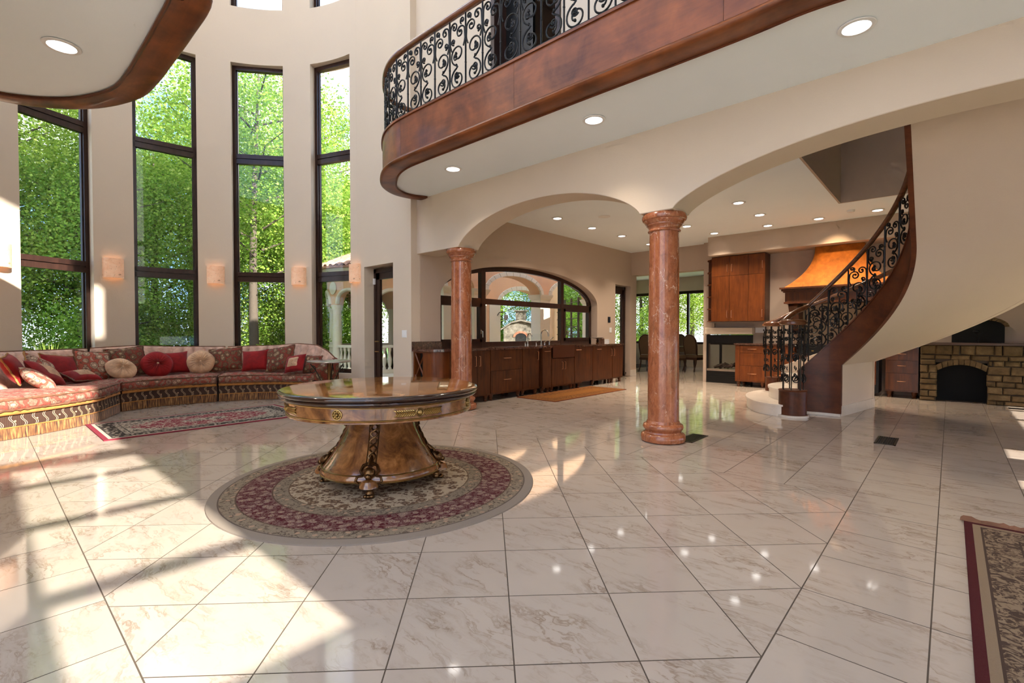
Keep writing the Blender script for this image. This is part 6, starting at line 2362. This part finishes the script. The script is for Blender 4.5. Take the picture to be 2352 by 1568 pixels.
cm = mesh('column', MB().lathe([(0.17, 0), (0.17, 0.10), (0.145, 0.14), (0.14, 1.0), (0.125, 1.92), (0.15, 1.96), (0.17, 2.02), (0.19, 2.10)], 20), M['limestone'], 40)
bm_ = mesh('baluster', MB().lathe([(0.06, 0.12), (0.06, 0.16), (0.035, 0.19), (0.06, 0.33), (0.065, 0.42), (0.03, 0.60), (0.035, 0.66), (0.055, 0.70), (0.055, 0.78)], 10), M['limestone'], 50)
for k in range(NP):
    a = st * k
    obj('column', cm, None, t, loc=(PR * cosd(a), PR * sind(a), 0))
    for j in range(1, 7):
        b = a + st * (0.12 + 0.76 * (j - 0.5) / 6)
        obj('baluster', bm_, None, t, loc=(PR * cosd(b), PR * sind(b), 0))
    mid = a + st / 2
    m_ = MB()
    m_.lathe([(0.0, 0.0), (0.16, 0.0), (0.20, 0.02), (0.20, 0.04), (0.12, 0.03), (0, 0.05)], 18)
    T = Matrix.Translation(((PR + 0.11) * cosd(a), (PR + 0.11) * sind(a), 2.62)) @ Matrix.Rotation(R_(a), 4, 'Z') @ Matrix.Rotation(PI / 2, 4, 'Y')
    m_.v = [tuple(T @ Vector(v)) for v in m_.v]
    obj('medallion', m_, M['limestone'], t, 40)
    P3 = [(PR + 0.13) for _ in range(13)]
    pts = []
    for q in range(25):
        s_ = a + st * (0.15 + 0.70 * q / 24)
        pts.append(((PR + 0.12) * cosd(s_), (PR + 0.12) * sind(s_), pav_z(s_) + 0.03))
    obj('arch_trim', MB().tube(pts, 0.06, 6), M['limestone'], t, 60)
obj('balustrade_rail', MB().lathe([(PR - 0.09, 0.78), (PR + 0.09, 0.78), (PR + 0.09, 0.86), (PR - 0.09, 0.86), (PR - 0.09, 0.78)], 64), M['limestone'], t, 30)
obj('balustrade_foot', MB().lathe([(PR - 0.09, 0.0), (PR + 0.09, 0.0), (PR + 0.09, 0.12), (PR - 0.09, 0.12), (PR - 0.09, 0.0)], 64), M['limestone'], t, 30)

# iron guard outside the porch door
t = thing('door_guard', 'low bellied iron guard rail outside the porch door', 'railing', (-7.62, 5.75, 0))
for k in range(9):
    x = -0.56 + 0.14 * k
    obj('baluster', MB().tube([(x, 0, 0.86), (x, 0.0, 0.6), (x, 0.05, 0.40), (x, 0.13, 0.22), (x, 0.10, 0.08), (x, 0.02, 0.0)], 0.011, 6), M['iron'], t, 60)
obj('top_rail', MB().tube([(-0.62, 0, 0.86), (0.62, 0, 0.86)], 0.016, 6), M['iron'], t)
obj('bottom_rail', MB().tube([(-0.62, 0.02, 0.02), (0.62, 0.02, 0.02)], 0.014, 6), M['iron'], t)
for sx in (-1, 1):
    obj('scroll', MB().tube([(sx * (0.07 + x), 0.10, 0.12 + z) for x, z in spiral(0.06, 0.06, 0.08, 0.015, -90, 330, 18)], 0.009, 5), M['iron'], t)

# trellis at the end of the porch
t = thing('garden_trellis', 'dark wood trellis with vines past the last porch arch', 'trellis', (-11.6, 16.2, -0.03), R_(-35))
for k in range(4):
    obj('post', MB().box(-1.2 + 0.8 * k - 0.035, -1.2 + 0.8 * k + 0.035, -0.035, 0.035, 0, 2.6), M['bark'], t, 0)
for k in range(7):
    obj('slat', MB().box(-1.3, 1.3, -0.05, -0.03, 0.5 + 0.32 * k, 0.53 + 0.32 * k), M['bark'], t, 0)
obj('brace', MB().tube([(-1.2, 0, 0.6), (0.0, 0, 1.3)], 0.025, 6), M['bark'], t, 0)


# ------------------------------------------------------------------ trees and shrubs
def leaf_mesh(name, centers, size, mat, seed, squash=1.0):
    g = np.random.default_rng(seed)
    n = len(centers)
    d = g.normal(size=(n, 3))
    d[:, 2] *= 0.55
    d /= np.linalg.norm(d, axis=1)[:, None] + 1e-9
    u = g.normal(size=(n, 3))
    s = np.cross(d, u)
    s /= np.linalg.norm(s, axis=1)[:, None] + 1e-9
    ln = size * g.uniform(0.65, 1.35, (n, 1))
    wd = ln * g.uniform(0.28, 0.42, (n, 1)) * squash
    c = np.asarray(centers)
    nrm = np.cross(d, s)
    v = np.stack([c - d * ln / 2, c + s * wd + nrm * ln * 0.08, c + d * ln / 2, c - s * wd + nrm * ln * 0.08], axis=1).reshape(-1, 3)
    me = bpy.data.meshes.new(name)
    me.vertices.add(len(v))
    me.vertices.foreach_set('co', v.astype(np.float32).ravel())
    me.loops.add(4 * n)
    me.loops.foreach_set('vertex_index', np.arange(4 * n, dtype=np.int32))
    me.polygons.add(n)
    me.polygons.foreach_set('loop_start', np.arange(0, 4 * n, 4, dtype=np.int32))
    me.polygons.foreach_set('loop_total', np.full(n, 4, dtype=np.int32))
    me.update()
    me.validate()
    me.materials.append(mat)
    return me


def make_tree(seed, H, R, z_low, nclus, nleaf, mat, size=0.17, sparse=0.40):
    """meshes (trunk, crown) of one tree standing at the origin"""
    g = np.random.default_rng(seed)
    tr = MB()
    bend = [(0.15 * math.sin(seed + 3 * q), 0.15 * math.cos(seed * 2 + 2 * q), H * 0.86 * q) for q in [k / 8 for k in range(9)]]
    tr.tube(bend, [0.17 * (1 - 0.85 * k / 8) for k in range(9)], 8)
    C = []
    nb = 20
    for k in range(nb):
        q = z_low / H + (0.9 - z_low / H) * k / nb
        z0 = H * q * 0.9
        a = k * 2.4 + g.uniform(-0.4, 0.4)
        prof = math.sin(PI * min(1, max(0.08, (q - z_low / H * 0.6) / (1.02 - z_low / H * 0.6)))) ** 0.6
        L = R * prof * g.uniform(0.8, 1.15)
        b0 = np.array([0.1 * math.cos(a), 0.1 * math.sin(a), z0])
        b1 = b0 + np.array([math.cos(a) * L * 0.55, math.sin(a) * L * 0.55, L * 0.25])
        b2 = b0 + np.array([math.cos(a + 0.2) * L, math.sin(a + 0.2) * L, L * 0.38])
        tr.tube([b0, b1, b2], [0.038, 0.022, 0.007], 5)
        for j in range(max(1, nclus // nb)):
            t_ = g.uniform(0.25, 1.1)
            p = b0 + (b2 - b0) * t_ + g.normal(size=3) * np.array([0.35, 0.35, 0.35]) * (0.5 + 0.35 * L)
            C.append(p)
    C = np.array(C)
    idx = g.integers(0, len(C), nleaf)
    off = g.normal(size=(nleaf, 3)) * np.array([sparse, sparse, sparse * 0.6])
    P = C[idx] + off
    P[:, 2] = np.maximum(P[:, 2], 0.15)
    return mesh('trunk', tr, M['bark'], 60), leaf_mesh('crown', P, size, mat, seed + 50)


PROTO = [make_tree(1, 10.0, 2.6, 1.0, 320, 56000, M['leaf'], 0.088), make_tree(2, 13.0, 3.0, 3.0, 340, 56000, M['leaf_lime'], 0.09, 0.45),
         make_tree(3, 9.0, 2.4, 0.3, 320, 56000, M['leaf_dark'], 0.088), make_tree(4, 12.0, 2.6, 4.0, 190, 30000, M['leaf'], 0.085, 0.40)]


def tree(k, x, y, sc, rz, lab, sz=None):
    t = thing('leafy_tree', lab, 'tree', (x, y, -0.56), rz, 'trees around the house')
    t.scale = (sc, sc, sz or sc)
    tr, cr = PROTO[k]
    link(bpy.data.objects.new('trunk', tr), t)
    link(bpy.data.objects.new('crown', cr), t)
    return t


TREES = [(2, -17.5, -2.2, 1.0, 0.3, 'dark leafy tree at the far left beyond the bay'), (1, -18.2, 0.3, 0.85, 1.2, 'leafy tree filling the window behind the sunlit cushions'),
         (2, -17.0, 2.1, 0.8, 2.2, 'low dark green tree between two bay windows'), (0, -18.4, 3.6, 0.88, 3.2, 'bushy tree in the second bay window'),
         (3, -15.6, 5.75, 0.95, 0.9, 'tree with a grey trunk in the third bay window'), (0, -17.5, 8.3, 0.9, 4.1, 'tree behind the pavilion roof'),
         (0, -19.0, 6.9, 0.78, 5.0, 'dark tree between the third and fourth bay windows'), (1, -25.5, -2.2, 0.95, 1.7, 'tall pale tree rising at the left above the others'),
         (3, -25.0, 3.6, 0.88, 2.7, 'thin crowned tree against the white sky'), (3, -24.0, 6.3, 1.12, 0.2, 'tall pale green tree behind the grey trunk'),
         (3, -22.0, 7.6, 1.2, 3.9, 'tall airy tree in the third bay window top'), (3, -21.5, 10.9, 1.15, 5.3, 'tall yellow-green tree in the window next to the porch door'),
         (0, -23.5, 12.5, 1.1, 0.7, 'tree far behind the pavilion'), (0, -17.5, 14.0, 0.9, 1.9, 'tree past the pavilion seen from the porch door'),
         (0, -19.5, 20.5, 0.85, 2.9, 'tree behind the outdoor pizza oven'), (1, -17.0, 23.5, 0.75, 0.4, 'pale tree above the pizza oven chimney'),
         (2, -14.4, 21.0, 0.7, 4.4, 'dark tree behind the porch trellis'), (0, -11.0, 21.5, 0.75, 5.6, 'tree left of the lone column in the dining window'),
         (1, -8.8, 22.0, 0.7, 2.0, 'pale birch-like tree in the dining window'), (0, -6.8, 23.5, 0.8, 3.6, 'tree at the right of the dining window'), (2, -22.0, 17.0, 0.9, 1.1, 'dark tree at the back of the terrace')]
for k, x, y, sc, rz, lab in TREES:
    tree(k, x, y, sc, rz, lab)

# undergrowth below the trees
g = np.random.default_rng(9)
n = 110000
th = g.uniform(math.radians(140), math.radians(250), n)
rr = g.uniform(8.0, 15.0, n)
pts = np.stack([BCX + rr * np.cos(th), BCY + rr * np.sin(th), -0.5 + np.abs(g.normal(size=n)) * (0.5 + 0.24 * (rr - 8.0))], axis=1)
stuff(obj('undergrowth', leaf_mesh('undergrowth', pts, 0.08, M['leaf'], 77), None))['label'] = 'green undergrowth below the trees outside the bay'

# spiky plant below the sunlit window
t = thing('spiky_plant', 'spiky pale green plant outside the window behind the sofa', 'plant', (-12.1, 0.86, -0.55))
rs = random.Random(4)
obj('pot', MB().lathe([(0.28, 0), (0.34, 0.5), (0.36, 0.86), (0.38, 0.9), (0.30, 0.9), (0, 0.88)], 20), M['limestone'], t)
for k in range(70):
    a, el, L = rs.uniform(0, 2 * PI), R_(rs.uniform(18, 85)), rs.uniform(0.5, 0.78)
    d = Vector((math.cos(a) * math.cos(el), math.sin(a) * math.cos(el), math.sin(el)))
    s_ = Vector((-math.sin(a), math.cos(a), 0)) * 0.014
    b = Vector((0, 0, 0.9))
    m_ = b + d * L * 0.55 + Vector((0, 0, 0.03))
    e = b + d * L
    obj('blade', MB().add([b - s_ * 0.7, b + s_ * 0.7, m_ + s_, m_ - s_, e], [(0, 1, 2, 3), (3, 2, 4)]), M['leaf_lime'], t, 0)
